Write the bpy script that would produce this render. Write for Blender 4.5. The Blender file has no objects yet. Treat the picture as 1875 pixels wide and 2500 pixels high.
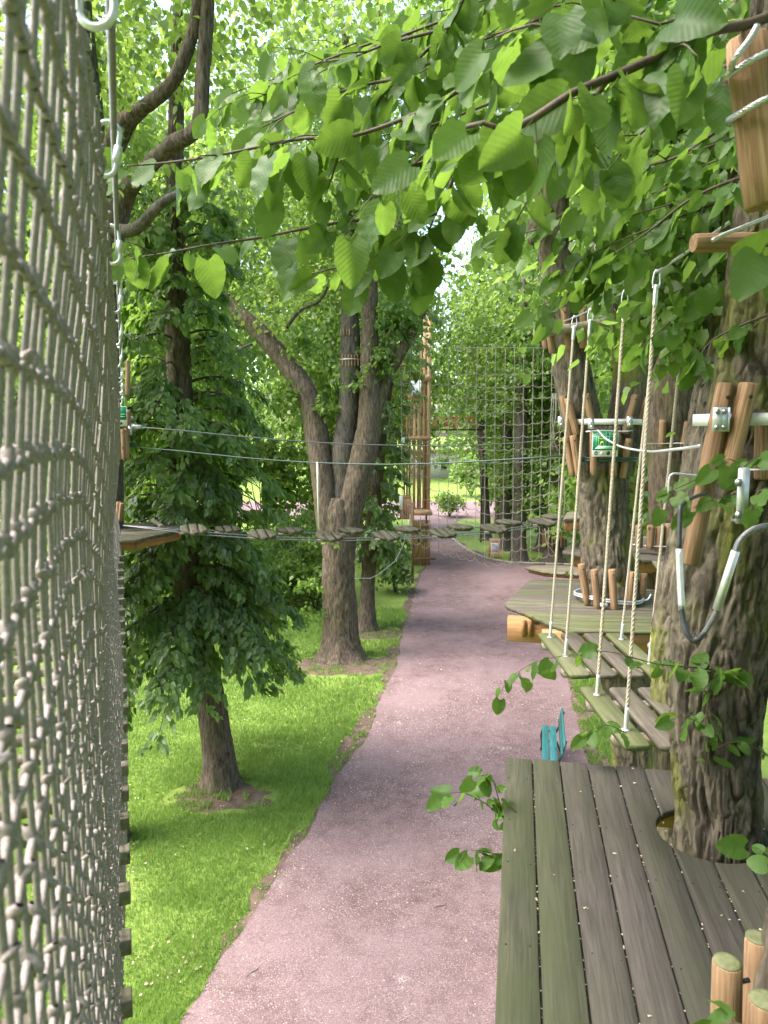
import bpy, math, random
import numpy as np
from mathutils import Vector, Matrix

random.seed(7)
rng = np.random.default_rng(11)
SC = bpy.context.scene
COL = SC.collection

# ------------------------------------------------------------------ camera
H = 6.0                       # the lens is about 1.7 m above decks that stand 4.3 m over the lawn
PITCH = math.radians(6.3)
FPX, CXP, CYP = 1734.0, 937.5, 1250.0      # focal length and centre in photograph pixels
cam_d = bpy.data.cameras.new("camera")
cam = bpy.data.objects.new("camera", cam_d)
COL.objects.link(cam)
cam.location = (0, 0, H)
cam.rotation_euler = (math.radians(90) - PITCH, 0, 0)
cam_d.sensor_fit = 'VERTICAL'
cam_d.sensor_height = 34.6
cam_d.lens = 24.0
cam_d.clip_start = 0.05
cam_d.clip_end = 2000
cam_d.dof.use_dof = True
cam_d.dof.focus_distance = 7.0
cam_d.dof.aperture_fstop = 8.0
SC.camera = cam

# ------------------------------------------------------------------ sky, sun, exposure
SUN_EL, SUN_AZ = 56.0, -98.0      # degrees; azimuth from +Y towards +X
world = bpy.data.worlds.new("World")
SC.world = world
world.use_nodes = True
wn = world.node_tree
wn.nodes.clear()
sky = wn.nodes.new("ShaderNodeTexSky")
sky.sky_type = 'NISHITA'
sky.sun_disc = False
sky.sun_elevation = math.radians(SUN_EL)
sky.sun_rotation = math.radians(SUN_AZ)
sky.air_density = 1.0
sky.dust_density = 4.0
sky.ozone_density = 0.6
bg = wn.nodes.new("ShaderNodeBackground")
bg.inputs[1].default_value = 0.15
wo = wn.nodes.new("ShaderNodeOutputWorld")
wn.links.new(sky.outputs[0], bg.inputs[0])
wn.links.new(bg.outputs[0], wo.inputs[0])
sun_d = bpy.data.lights.new("sun", 'SUN')
sun_d.energy = 1.2
sun_d.angle = math.radians(30)
sun_d.color = (1.0, 0.97, 0.93)
sun = bpy.data.objects.new("sun", sun_d)
COL.objects.link(sun)
_e, _a = math.radians(SUN_EL), math.radians(SUN_AZ)
_dir = Vector((math.cos(_e) * math.sin(_a), math.cos(_e) * math.cos(_a), math.sin(_e)))
sun.rotation_euler = _dir.to_track_quat('Z', 'Y').to_euler()
sun.location = (0, 0, 40)
SC.view_settings.view_transform = 'Standard'
SC.view_settings.look = 'None'
SC.view_settings.gamma = 1.0
SC.view_settings.exposure = 2.5
SC.view_settings.use_curve_mapping = False
SC.render.engine = 'CYCLES'
cy = SC.cycles
cy.max_bounces = 14
cy.diffuse_bounces = 8
cy.glossy_bounces = 2
cy.transmission_bounces = 8
cy.transparent_max_bounces = 6
cy.use_denoising = True
cy.sample_clamp_indirect = 6.0
cy.caustics_reflective = False
cy.caustics_refractive = False

# ------------------------------------------------------------------ photograph pixel -> place
_cp, _sp = math.cos(PITCH), math.sin(PITCH)
def ray(px, py):
    x = (px - CXP) / FPX
    y = (CYP - py) / FPX
    return Vector((x, _cp + y * _sp, -_sp + y * _cp))
def at(px, py, Y):
    d = ray(px, py)
    return Vector((0, 0, H)) + d * (Y / d.y)
def onz(px, py, z=0.0):
    d = ray(px, py)
    return Vector((0, 0, H)) + d * ((z - H) / d.z)
def mpp(Y):                    # metres per photograph pixel at forward distance Y
    return Y / FPX

# ------------------------------------------------------------------ scene helpers
def tag(o, label=None, cat=None, group=None, kind=None):
    if label: o["label"] = label
    if cat: o["category"] = cat
    if group: o["group"] = group
    if kind: o["kind"] = kind
    return o
def empty(name, loc, label=None, cat=None, group=None):
    o = bpy.data.objects.new(name, None)
    COL.objects.link(o)
    o.empty_display_size = 0.1
    o.location = loc
    return tag(o, label, cat, group)
_base = {}
def world_loc(o):
    l = Vector(o.location)
    return l
def link(name, me, mat=None, parent=None, M=None):
    o = bpy.data.objects.new(name, me)
    COL.objects.link(o)
    if mat is not None and not me.materials:
        me.materials.append(mat)
    if M is not None:
        o.matrix_basis = M
    if parent is not None:
        o.parent = parent
        # every builder works in scene coordinates: undo the chain of parents
        o.matrix_parent_inverse = chain(parent).inverted()
    return o
def chain(o):
    m = o.matrix_basis.copy()
    if o.parent is not None:
        m = chain(o.parent) @ o.matrix_parent_inverse @ m
    return m
def copy_tree(o, parent=None):
    c = o.copy()
    COL.objects.link(c)
    if parent is not None:
        mpi = o.matrix_parent_inverse.copy()
        c.parent = parent
        c.matrix_parent_inverse = mpi
    for ch in o.children:
        copy_tree(ch, c)
    return c

def mesh_np(name, V, faces, smooth=False):
    """V (n,3); faces: list of int arrays (m,k)"""
    me = bpy.data.meshes.new(name)
    V = np.asarray(V, dtype=np.float32).reshape(-1, 3)
    faces = [np.asarray(f, dtype=np.int32) for f in faces if len(f)]
    me.vertices.add(len(V))
    me.vertices.foreach_set("co", V.ravel())
    nl = sum(f.size for f in faces)
    npoly = sum(len(f) for f in faces)
    me.loops.add(nl)
    me.polygons.add(npoly)
    me.loops.foreach_set("vertex_index", np.concatenate([f.ravel() for f in faces]))
    tot = np.concatenate([np.full(len(f), f.shape[1], dtype=np.int32) for f in faces])
    start = np.concatenate([[0], np.cumsum(tot)[:-1]]).astype(np.int32)
    me.polygons.foreach_set("loop_start", start)
    me.polygons.foreach_set("loop_total", tot)
    if smooth:
        me.polygons.foreach_set("use_smooth", np.ones(npoly, dtype=bool))
    me.update()
    me.validate()
    return me

class MB:
    """collects shapes for one mesh"""
    def __init__(self):
        self.v = []; self.f = {}; self.n = 0
    def add(self, V, F):
        V = np.asarray(V, dtype=float).reshape(-1, 3)
        F = np.asarray(F, dtype=int)
        self.v.append(V)
        self.f.setdefault(F.shape[1], []).append(F + self.n)
        self.n += len(V)
        return self
    def addpoly(self, V, polys):
        V = np.asarray(V, dtype=float).reshape(-1, 3)
        self.v.append(V)
        for p in polys:
            self.f.setdefault(len(p), []).append(np.asarray([p]) + self.n)
        self.n += len(V)
        return self
    def box(self, c, d, M=None):
        x, y, z = [k / 2 for k in d]
        V = np.array([(sx * x, sy * y, sz * z) for sz in (-1, 1) for sy in (-1, 1) for sx in (-1, 1)])
        F = [(0, 2, 3, 1), (4, 5, 7, 6), (0, 1, 5, 4), (2, 6, 7, 3), (0, 4, 6, 2), (1, 3, 7, 5)]
        if M is not None:
            R = np.array(M.to_3x3())
            V = V @ R.T
        return self.add(V + np.array(c), F)
    def prism(self, poly, z0, z1, ch=0.0):
        """polygon in XY extruded, upper edge chamfered"""
        P = np.asarray(poly, dtype=float)
        n = len(P)
        area = np.sum(P[:, 0] * np.roll(P[:, 1], -1) - np.roll(P[:, 0], -1) * P[:, 1])
        if area < 0:
            P = P[::-1]
        rings = [np.c_[P, np.full(n, z0)]]
        if ch > 0:
            e1 = P - np.roll(P, 1, 0); e2 = np.roll(P, -1, 0) - P
            e1 /= np.linalg.norm(e1, axis=1)[:, None] + 1e-9
            e2 /= np.linalg.norm(e2, axis=1)[:, None] + 1e-9
            n1 = np.c_[-e1[:, 1], e1[:, 0]]; n2 = np.c_[-e2[:, 1], e2[:, 0]]
            m = n1 + n2
            m /= np.maximum(0.4, np.sum(m * n1, axis=1))[:, None]
            rings.append(np.c_[P, np.full(n, z1 - ch)])
            rings.append(np.c_[P + m * ch, np.full(n, z1)])
        else:
            rings.append(np.c_[P, np.full(n, z1)])
        V = np.concatenate(rings)
        polys = [list(range(n))[::-1], [(len(rings) - 1) * n + i for i in range(n)]]
        for k in range(len(rings) - 1):
            for i in range(n):
                j = (i + 1) % n
                polys.append([k * n + i, k * n + j, (k + 1) * n + j, (k + 1) * n + i])
        return self.addpoly(V, polys)
    def tube(self, pts, rad, n=8, cap=True):
        P = np.asarray([tuple(p) for p in pts], dtype=float)
        m = len(P)
        R = np.broadcast_to(np.asarray(rad, dtype=float), (m,))
        N1, N2 = frames(P)
        a = np.linspace(0, 2 * math.pi, n, endpoint=False)
        V = P[:, None, :] + R[:, None, None] * (np.cos(a)[None, :, None] * N1[:, None, :] + np.sin(a)[None, :, None] * N2[:, None, :])
        i = np.arange(m - 1)[:, None] * n; k = np.arange(n)[None, :]
        F = np.stack([i + k, i + (k + 1) % n, i + n + (k + 1) % n, i + n + k], -1).reshape(-1, 4)
        base = self.n
        self.add(V, F)
        if cap:
            self.f.setdefault(n, []).append(np.array([list(range(n))[::-1]]) + base)
            self.f.setdefault(n, []).append(np.array([list(range(n))]) + base + (m - 1) * n)
        return self
    def lathe(self, prof, n=16, M=None, capped=True):
        """prof: (radius, z) pairs"""
        pr = np.asarray(prof, dtype=float)
        a = np.linspace(0, 2 * math.pi, n, endpoint=False)
        V = np.stack([pr[:, 0, None] * np.cos(a), pr[:, 0, None] * np.sin(a), np.repeat(pr[:, 1, None], n, 1)], -1)
        V = V.reshape(-1, 3)
        if M is not None:
            V = V @ np.array(M.to_3x3()).T + np.array(M.translation)
        m = len(pr)
        i = np.arange(m - 1)[:, None] * n; k = np.arange(n)[None, :]
        F = np.stack([i + k, i + (k + 1) % n, i + n + (k + 1) % n, i + n + k], -1).reshape(-1, 4)
        base = self.n
        self.add(V, F)
        if capped:
            self.f.setdefault(n, []).append(np.array([list(range(n))[::-1]]) + base)
            self.f.setdefault(n, []).append(np.array([list(range(n))]) + base + (m - 1) * n)
        return self
    def mesh(self, name, smooth=False):
        return mesh_np(name, np.concatenate(self.v), [np.concatenate(x) for x in self.f.values()], smooth)
    def build(self, name, mat, parent=None, M=None, smooth=False):
        return link(name, self.mesh(name, smooth), mat, parent, M)

def frames(P):
    T = np.gradient(P, axis=0) if len(P) > 2 else np.repeat((P[1] - P[0])[None], 2, 0)
    T = T / (np.linalg.norm(T, axis=1)[:, None] + 1e-12)
    N1 = np.zeros_like(T); N2 = np.zeros_like(T)
    up = np.array([1.0, 0, 0]) if abs(T[0][0]) < 0.8 else np.array([0, 1.0, 0])
    n = up - T[0] * np.dot(up, T[0]); n /= np.linalg.norm(n)
    for i in range(len(T)):
        n = n - T[i] * np.dot(n, T[i]); n /= np.linalg.norm(n) + 1e-12
        N1[i] = n; N2[i] = np.cross(T[i], n)
    return N1, N2
def resample(P, step):
    """smooth curve through the points"""
    P = np.asarray([tuple(p) for p in P], dtype=float)
    Q = np.concatenate([[2 * P[0] - P[1]], P, [2 * P[-1] - P[-2]]])
    out = []
    for i in range(len(P) - 1):
        p0, p1, p2, p3 = Q[i:i + 4]
        k = max(1, int(np.linalg.norm(p2[:3] - p1[:3]) / step))
        for t in np.arange(k) / k:
            out.append(0.5 * (2 * p1 + (p2 - p0) * t + (2 * p0 - 5 * p1 + 4 * p2 - p3) * t * t + (3 * p1 - p0 - 3 * p2 + p3) * t ** 3))
    out.append(P[-1])
    return np.array(out)
def smoothstep(a, b, x):
    t = np.clip((np.asarray(x, dtype=float) - a) / (b - a), 0, 1)
    return t * t * (3 - 2 * t)
def vnoise(u, v, nu, seed):
    """value noise, periodic in u with nu cells"""
    r = np.random.default_rng(seed)
    tab = r.random((1024, nu))
    iu = np.floor(u).astype(int); fu = u - iu
    iv = np.floor(v).astype(int); fv = v - iv
    fu = fu * fu * (3 - 2 * fu); fv = fv * fv * (3 - 2 * fv)
    a = tab[iv % 1024, iu % nu]; b = tab[iv % 1024, (iu + 1) % nu]
    c = tab[(iv + 1) % 1024, iu % nu]; d = tab[(iv + 1) % 1024, (iu + 1) % nu]
    return (a * (1 - fu) + b * fu) * (1 - fv) + (c * (1 - fu) + d * fu) * fv
def M_axes(o, x, y, z):
    return Matrix(((x[0], y[0], z[0], o[0]), (x[1], y[1], z[1], o[1]), (x[2], y[2], z[2], o[2]), (0, 0, 0, 1)))
def M_along(p0, p1, roll=0.0):
    """local Z runs from p0 to p1"""
    p0 = Vector(p0); p1 = Vector(p1)
    q = (p1 - p0).to_track_quat('Z', 'Y').to_matrix().to_4x4()
    return Matrix.Translation(p0) @ q @ Matrix.Rotation(roll, 4, 'Z')

# ------------------------------------------------------------------ materials
class NT:
    def __init__(self, name):
        self.m = bpy.data.materials.new(name)
        self.m.use_nodes = True
        self.t = self.m.node_tree
        self.t.nodes.clear()
        self.out = self.n("ShaderNodeOutputMaterial")
    def n(self, k, **kw):
        nd = self.t.nodes.new(k)
        for a, b in kw.items():
            setattr(nd, a, b)
        return nd
    def l(self, a, b):
        self.t.links.new(a, b)
    def val(self, nd, **kw):
        for a, b in kw.items():
            nd.inputs[a.replace('_', ' ')].default_value = b
        return nd
    def coord(self, scale=(1, 1, 1), jitter=True, kind="Object"):
        tc = self.n("ShaderNodeTexCoord")
        mp = self.n("ShaderNodeMapping")
        mp.inputs["Scale"].default_value = scale
        self.l(tc.outputs[kind], mp.inputs["Vector"])
        if jitter:
            oi = self.n("ShaderNodeObjectInfo")
            cm = self.n("ShaderNodeCombineXYZ")
            mu = self.n("ShaderNodeMath", operation='MULTIPLY')
            mu.inputs[1].default_value = 37.0
            self.l(oi.outputs["Random"], mu.inputs[0])
            for i in range(3):
                self.l(mu.outputs[0], cm.inputs[i])
            self.l(cm.outputs[0], mp.inputs["Location"])
        return mp.outputs[0]
    def noise(self, vec, scale, detail=4, rough=0.55, dist=0.0):
        nd = self.n("ShaderNodeTexNoise")
        self.l(vec, nd.inputs["Vector"])
        nd.inputs["Scale"].default_value = scale
        nd.inputs["Detail"].default_value = detail
        nd.inputs["Roughness"].default_value = rough
        nd.inputs["Distortion"].default_value = dist
        return nd.outputs["Fac"]
    def ramp(self, fac, stops):
        nd = self.n("ShaderNodeValToRGB")
        cr = nd.color_ramp
        while len(cr.elements) < len(stops):
            cr.elements.new(0.5)
        for e, (p, c) in zip(cr.elements, stops):
            e.position = p
            e.color = (*c, 1) if len(c) == 3 else c
        self.l(fac, nd.inputs["Fac"])
        return nd.outputs["Color"]
    def g(self, fac, lo, hi):
        nd = self.n("ShaderNodeMapRange")
        nd.inputs["From Min"].default_value = lo
        nd.inputs["From Max"].default_value = hi
        nd.clamp = True
        self.l(fac, nd.inputs["Value"])
        return nd.outputs[0]
    def mix(self, fac, a, b, blend='MIX'):
        nd = self.n("ShaderNodeMix", data_type='RGBA', blend_type=blend)
        for s, k in ((fac, 0), (a, 6), (b, 7)):
            if isinstance(s, (int, float)):
                nd.inputs[k].default_value = s
            elif isinstance(s, tuple):
                nd.inputs[k].default_value = (*s, 1)
            else:
                self.l(s, nd.inputs[k])
        return nd.outputs[2]
    def bump(self, h, strength, dist=0.01, prev=None):
        nd = self.n("ShaderNodeBump")
        nd.inputs["Strength"].default_value = strength
        nd.inputs["Distance"].default_value = dist
        self.l(h, nd.inputs["Height"])
        if prev is not None:
            self.l(prev, nd.inputs["Normal"])
        return nd.outputs[0]
    def bsdf(self, col, rough=0.6, bump=None, metal=0.0, spec=0.5):
        p = self.n("ShaderNodeBsdfPrincipled")
        if isinstance(col, tuple):
            p.inputs["Base Color"].default_value = (*col, 1)
        else:
            self.l(col, p.inputs["Base Color"])
        if isinstance(rough, (int, float)):
            p.inputs["Roughness"].default_value = rough
        else:
            self.l(rough, p.inputs["Roughness"])
        p.inputs["Metallic"].default_value = metal
        p.inputs["Specular IOR Level"].default_value = spec
        if bump is not None:
            self.l(bump, p.inputs["Normal"])
        return p.outputs[0]
    def done(self, sh):
        self.l(sh, self.out.inputs[0])
        return self.m

def mat_plain(name, col, rough=0.6, metal=0.0, var=0.25, scale=30, spec=0.5):
    t = NT(name)
    v = t.coord()
    nz = t.noise(v, scale, 4)
    c = t.mix(t.g(nz, 0.3, 0.75), tuple(k * (1 - var) for k in col), tuple(min(1, k * (1 + var)) for k in col))
    return t.done(t.bsdf(c, rough, t.bump(nz, 0.15, 0.002), metal, spec))

def mat_leaf(name, dark, light, trans, tfac=0.45, rough=0.42, island=True, veins=False, spec=0.45):
    t = NT(name)
    if island:
        r = t.n("ShaderNodeNewGeometry").outputs["Random Per Island"]
    else:
        r = t.n("ShaderNodeObjectInfo").outputs["Random"]
    v = t.coord(jitter=False)
    nz = t.noise(v, 0.55 if island else 25.0, 5 if island else 2, 0.65)
    f = t.n("ShaderNodeMath", operation='ADD')
    s = t.n("ShaderNodeMath", operation='MULTIPLY')
    s.inputs[1].default_value = 0.65
    t.l(r, s.inputs[0])
    t.l(s.outputs[0], f.inputs[0])
    s2 = t.n("ShaderNodeMath", operation='MULTIPLY')
    s2.inputs[1].default_value = 0.7 if island else 0.35
    t.l(t.g(nz, 0.35, 0.65), s2.inputs[0])
    t.l(s2.outputs[0], f.inputs[1])
    fac = t.g(f.outputs[0], 0.1, 1.15)
    c = t.mix(fac, dark, light)
    tr = t.mix(fac, tuple(k * 0.72 for k in trans), trans)
    nrm = None
    if veins:
        sx = t.n("ShaderNodeSeparateXYZ")
        tc = t.n("ShaderNodeTexCoord")
        t.l(tc.outputs["Object"], sx.inputs[0])
        ab = t.n("ShaderNodeMath", operation='ABSOLUTE'); t.l(sx.outputs[0], ab.inputs[0])
        m1 = t.n("ShaderNodeMath", operation='MULTIPLY'); m1.inputs[1].default_value = 0.85; t.l(ab.outputs[0], m1.inputs[0])
        d = t.n("ShaderNodeMath", operation='SUBTRACT'); t.l(sx.outputs[1], d.inputs[0]); t.l(m1.outputs[0], d.inputs[1])
        k = t.n("ShaderNodeMath", operation='MULTIPLY'); k.inputs[1].default_value = 500.0; t.l(d.outputs[0], k.inputs[0])
        sn = t.n("ShaderNodeMath", operation='SINE'); t.l(k.outputs[0], sn.inputs[0])
        rib = t.g(sn.outputs[0], 0.86, 1.0)
        mid = t.n("ShaderNodeMapRange"); mid.clamp = True
        mid.inputs["From Min"].default_value = 0.0016; mid.inputs["From Max"].default_value = 0.0004
        t.l(ab.outputs[0], mid.inputs["Value"])
        mx = t.n("ShaderNodeMath", operation='MAXIMUM'); t.l(rib, mx.inputs[0]); t.l(mid.outputs[0], mx.inputs[1])
        nrm = t.bump(t.g(sn.outputs[0], -1, 1), 0.22, 0.0012)
        dk = t.n("ShaderNodeMath", operation='MULTIPLY'); dk.inputs[1].default_value = 0.28; t.l(mx.outputs[0], dk.inputs[0])
        tr = t.mix(dk.outputs[0], tr, tuple(q * 0.45 for q in trans))
        lv = t.n("ShaderNodeMath", operation='MULTIPLY'); lv.inputs[1].default_value = 0.12; t.l(mx.outputs[0], lv.inputs[0])
        c = t.mix(lv.outputs[0], c, tuple(min(1, q * 1.5) for q in light))
    b = t.bsdf(c, rough, nrm, 0.0, spec)
    tb = t.n("ShaderNodeBsdfTranslucent")
    t.l(tr, tb.inputs["Color"])
    if nrm is not None:
        t.l(nrm, tb.inputs["Normal"])
    ms = t.n("ShaderNodeMixShader")
    ms.inputs[0].default_value = tfac
    t.l(b, ms.inputs[1]); t.l(tb.outputs[0], ms.inputs[2])
    return t.done(ms.outputs[0])

def mat_bark(name, c0, c1, moss=(0.09, 0.11, 0.02), moss_amt=0.5, scale=1.0):
    t = NT(name)
    v = t.coord((14 * scale, 14 * scale, 2.6 * scale))
    nz = t.noise(v, 1.6, 8, 0.68, 0.6)
    v2 = t.coord((1, 1, 0.5))
    big = t.noise(v2, 2.3, 4, 0.6)
    fine = t.noise(v2, 60, 5, 0.7)
    lich = t.noise(v2, 9, 6, 0.7)
    c = t.mix(t.g(nz, 0.38, 0.62), c0, c1)
    c = t.mix(t.g(fine, 0.62, 0.78), c, tuple(min(1, k * 1.6) for k in c1))
    c = t.mix(t.g(lich, 0.62, 0.75), c, (0.19, 0.20, 0.16))
    mf = t.n("ShaderNodeMath", operation='MULTIPLY')
    t.l(t.g(big, 0.52, 0.68), mf.inputs[0]); mf.inputs[1].default_value = moss_amt
    c = t.mix(mf.outputs[0], c, moss)
    b = t.bump(nz, 1.0, 0.03)
    v5 = t.coord((1, 1, 0.35))
    sharp = t.noise(v5, 42, 8, 0.75, 1.2)
    b = t.bump(sharp, 0.8, 0.012, b)
    b = t.bump(fine, 0.7, 0.006, b)
    c = t.mix(t.g(sharp, 0.60, 0.72), c, tuple(min(1, k * 1.35) for k in c1))
    c = t.mix(t.g(sharp, 0.42, 0.30), c, tuple(k * 0.8 for k in c0))
    return t.done(t.bsdf(c, 0.9, b, 0, 0.2))

def mat_wood(name, c0, c1, green=(0.10, 0.12, 0.04), gamt=0.5, grain_axis=1, knots=True, rough=0.75, gscale=1.0, bump=0.35, gf=34.0):
    """boards and logs: grain runs along the local axis given"""
    t = NT(name)
    sc = [gf, gf, gf]
    sc[grain_axis] = 1.6 if gf < 40 else 3.0
    v = t.coord(tuple(sc))
    g = t.noise(v, 1.0, 6, 0.6, 0.8)
    v2 = t.coord((1, 1, 1))
    big = t.noise(v2, 2.2 * gscale, 4, 0.6)
    sc2 = [9.0, 9.0, 9.0]; sc2[grain_axis] = 1.4
    v3 = t.coord(tuple(sc2))
    stain = t.noise(v3, 1.0, 5, 0.6)
    c = t.mix(t.g(g, 0.36, 0.64), c0, c1)
    oi = t.n("ShaderNodeObjectInfo").outputs["Random"]
    vv = t.g(oi, 0, 1)
    hs = t.n("ShaderNodeHueSaturation")
    mr = t.n("ShaderNodeMapRange"); t.l(vv, mr.inputs["Value"])
    mr.inputs["To Min"].default_value = 0.8; mr.inputs["To Max"].default_value = 1.2
    t.l(mr.outputs[0], hs.inputs["Value"]); t.l(c, hs.inputs["Color"])
    c = hs.outputs[0]
    c = t.mix(t.g(stain, 0.58, 0.8), c, tuple(k * 0.5 for k in c0))
    if gamt > 0:
        mf = t.n("ShaderNodeMath", operation='MULTIPLY')
        t.l(t.g(big, 0.38, 0.66), mf.inputs[0]); mf.inputs[1].default_value = gamt
        c = t.mix(mf.outputs[0], c, green)
    if knots:
        vo = t.n("ShaderNodeTexVoronoi")
        sc3 = [7.0, 7.0, 7.0]; sc3[grain_axis] = 4.5
        t.l(t.coord(tuple(sc3)), vo.inputs["Vector"])
        vo.inputs["Scale"].default_value = 1.0
        c = t.mix(t.g(vo.outputs["Distance"], 0.17, 0.08), c, tuple(k * 0.35 for k in c0))
    b = t.bump(g, bump, 0.004)
    return t.done(t.bsdf(c, rough, b, 0, 0.25))

M = {}
M['leaf_near'] = mat_leaf('leaf_near', (0.04, 0.092, 0.018), (0.10, 0.18, 0.036), (0.23, 0.39, 0.05), 0.5, 0.48, False, True, 0.3)
M['leaf_mass'] = mat_leaf('leaf_mass', (0.04, 0.092, 0.018), (0.10, 0.18, 0.036), (0.22, 0.38, 0.05), 0.48, 0.48, True, False, 0.3)
M['leaf_mid'] = mat_leaf('leaf_mid', (0.055, 0.115, 0.024), (0.15, 0.235, 0.055), (0.29, 0.47, 0.08), 0.53)
M['leaf_dark'] = mat_leaf('leaf_dark', (0.06, 0.115, 0.034), (0.17, 0.25, 0.085), (0.30, 0.47, 0.09), 0.5, 0.30, True, False, 0.6)
M['leaf_far'] = mat_leaf('leaf_far', (0.07, 0.13, 0.024), (0.18, 0.255, 0.052), (0.35, 0.52, 0.085), 0.55)
M['leaf_bright'] = mat_leaf('leaf_bright', (0.08, 0.15, 0.03), (0.17, 0.26, 0.06), (0.36, 0.53, 0.09), 0.52)
M['grass_blade'] = mat_leaf('grass_blade', (0.095, 0.185, 0.032), (0.225, 0.345, 0.08), (0.33, 0.50, 0.09), 0.42, 0.5)
M['bark_near'] = mat_bark('bark_near', (0.05, 0.042, 0.032), (0.20, 0.17, 0.125), (0.20, 0.235, 0.02), 0.9)
M['bark'] = mat_bark('bark', (0.046, 0.035, 0.026), (0.17, 0.133, 0.096), (0.085, 0.09, 0.03), 0.45)
M['bark_dark'] = mat_bark('bark_dark', (0.05, 0.043, 0.036), (0.15, 0.13, 0.105), (0.08, 0.09, 0.035), 0.4)
M['twig'] = mat_plain('twig', (0.075, 0.05, 0.032), 0.7, 0, 0.4, 60)
M['deck_wood'] = mat_wood('deck_wood', (0.036, 0.031, 0.027), (0.070, 0.060, 0.052), (0.044, 0.048, 0.027), 0.55, 1, False, 0.75, 1.0, 0.7, 75.0)
M['deck_green'] = mat_wood('deck_green', (0.036, 0.037, 0.023), (0.066, 0.066, 0.042), (0.045, 0.054, 0.023), 0.7, 1, False, 0.75, 1.0, 0.7, 75.0)
M['step_wood'] = mat_wood('step_wood', (0.12, 0.10, 0.08), (0.21, 0.18, 0.145), (0.12, 0.13, 0.04), 0.5, 1)
M['beam_wood'] = mat_wood('beam_wood', (0.22, 0.105, 0.045), (0.36, 0.19, 0.09), (0.14, 0.11, 0.05), 0.35, 1)
M['log_wood'] = mat_wood('log_wood', (0.15, 0.083, 0.042), (0.35, 0.225, 0.13), (0.20, 0.135, 0.078), 0.5, 2, True, 0.75, 1.0, 0.9, 85.0)
M['log_end'] = mat_wood('log_end', (0.10, 0.10, 0.06), (0.20, 0.20, 0.12), (0.08, 0.11, 0.03), 0.8, 2, False)
M['tower_wood'] = mat_wood('tower_wood', (0.38, 0.21, 0.105), (0.55, 0.34, 0.19), (0.34, 0.22, 0.12), 0.2, 2)
M['gate_wood'] = mat_wood('gate_wood', (0.26, 0.12, 0.055), (0.42, 0.215, 0.105), (0.3, 0.16, 0.08), 0.2, 2)
M['deck_moss'] = mat_wood('deck_moss', (0.06, 0.064, 0.034), (0.125, 0.125, 0.072), (0.075, 0.092, 0.028), 0.75, 1, False, 0.75, 1.0, 0.6)
M['deck_brown'] = mat_wood('deck_brown', (0.06, 0.05, 0.042), (0.12, 0.10, 0.085), (0.07, 0.078, 0.035), 0.5, 1, False, 0.75, 1.0, 0.6)
M['float_wood'] = mat_wood('float_wood', (0.06, 0.053, 0.038), (0.135, 0.12, 0.085), (0.075, 0.08, 0.035), 0.5, 1)
M['grey_beam'] = mat_wood('grey_beam', (0.14, 0.125, 0.09), (0.25, 0.22, 0.16), (0.13, 0.14, 0.07), 0.5, 0)
M['steel'] = mat_plain('steel', (0.55, 0.56, 0.57), 0.38, 0.85, 0.2, 60)
M['zinc'] = mat_plain('zinc', (0.62, 0.64, 0.66), 0.42, 0.6, 0.15, 40)
M['aluminium'] = mat_plain('aluminium', (0.72, 0.73, 0.74), 0.5, 0.35, 0.08, 30)
M['rubber'] = mat_plain('rubber', (0.035, 0.038, 0.042), 0.45, 0, 0.2, 30)
M['green_wire'] = mat_plain('green_wire', (0.012, 0.05, 0.04), 0.4, 0, 0.2, 40)
M['cable'] = mat_plain('cable', (0.20, 0.205, 0.21), 0.45, 0.5, 0.25, 120)
M['rope'] = mat_plain('rope', (0.40, 0.35, 0.28), 0.85, 0, 0.25, 180, 0.2)
M['rope_white'] = mat_plain('rope_white', (0.62, 0.60, 0.55), 0.8, 0, 0.15, 150, 0.2)
M['net'] = mat_plain('net', (0.245, 0.212, 0.197), 0.62, 0, 0.3, 240, 0.45)
M['net_backlit'] = mat_plain('net_backlit', (0.05, 0.05, 0.045), 0.6, 0, 0.2, 100, 0.3)  # far wall of netting: backlit shade put into its colour
M['bolt'] = mat_plain('bolt', (0.33, 0.33, 0.36), 0.35, 0.9, 0.15, 80)
M['screw'] = mat_plain('screw', (0.02, 0.018, 0.016), 0.8, 0, 0.2, 80)
M['white'] = mat_plain('white', (0.78, 0.79, 0.80), 0.55, 0, 0.05, 12)
M['sign_green'] = mat_plain('sign_green', (0.0, 0.20, 0.075), 0.4, 0, 0.06, 12)
M['mint'] = mat_plain('mint', (0.45, 0.78, 0.60), 0.5, 0, 0.05, 12)
M['yellow'] = mat_plain('yellow', (0.62, 0.70, 0.06), 0.5, 0, 0.08, 12)
M['navy'] = mat_plain('navy', (0.012, 0.02, 0.07), 0.5, 0, 0.1, 12)
M['red'] = mat_plain('red', (0.55, 0.08, 0.09), 0.5, 0, 0.1, 12)
M['teal'] = mat_wood('teal', (0.02, 0.13, 0.135), (0.05, 0.20, 0.20), (0.06, 0.17, 0.16), 0.3, 1, False, 0.5)
M['iron'] = mat_plain('iron', (0.03, 0.028, 0.026), 0.6, 0.3, 0.2, 60)
M['gap'] = mat_plain('gap', (0.022, 0.018, 0.014), 0.95, 0, 0.4, 90)
M['letter'] = mat_plain('letter', (0.45, 0.20, 0.075), 0.7, 0, 0.25, 20)
M['orange'] = mat_plain('orange', (0.62, 0.27, 0.12), 0.6, 0, 0.1, 12)
M['stone'] = mat_plain('stone', (0.30, 0.28, 0.25), 0.85, 0, 0.25, 18)
M['litter'] = mat_leaf('litter', (0.20, 0.14, 0.09), (0.50, 0.45, 0.30), (0.4, 0.36, 0.2), 0.1, 0.8)
M['gravel'] = mat_leaf('gravel', (0.10, 0.07, 0.066), (0.38, 0.31, 0.29), (0.3, 0.25, 0.24), 0.0, 0.9)
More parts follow.
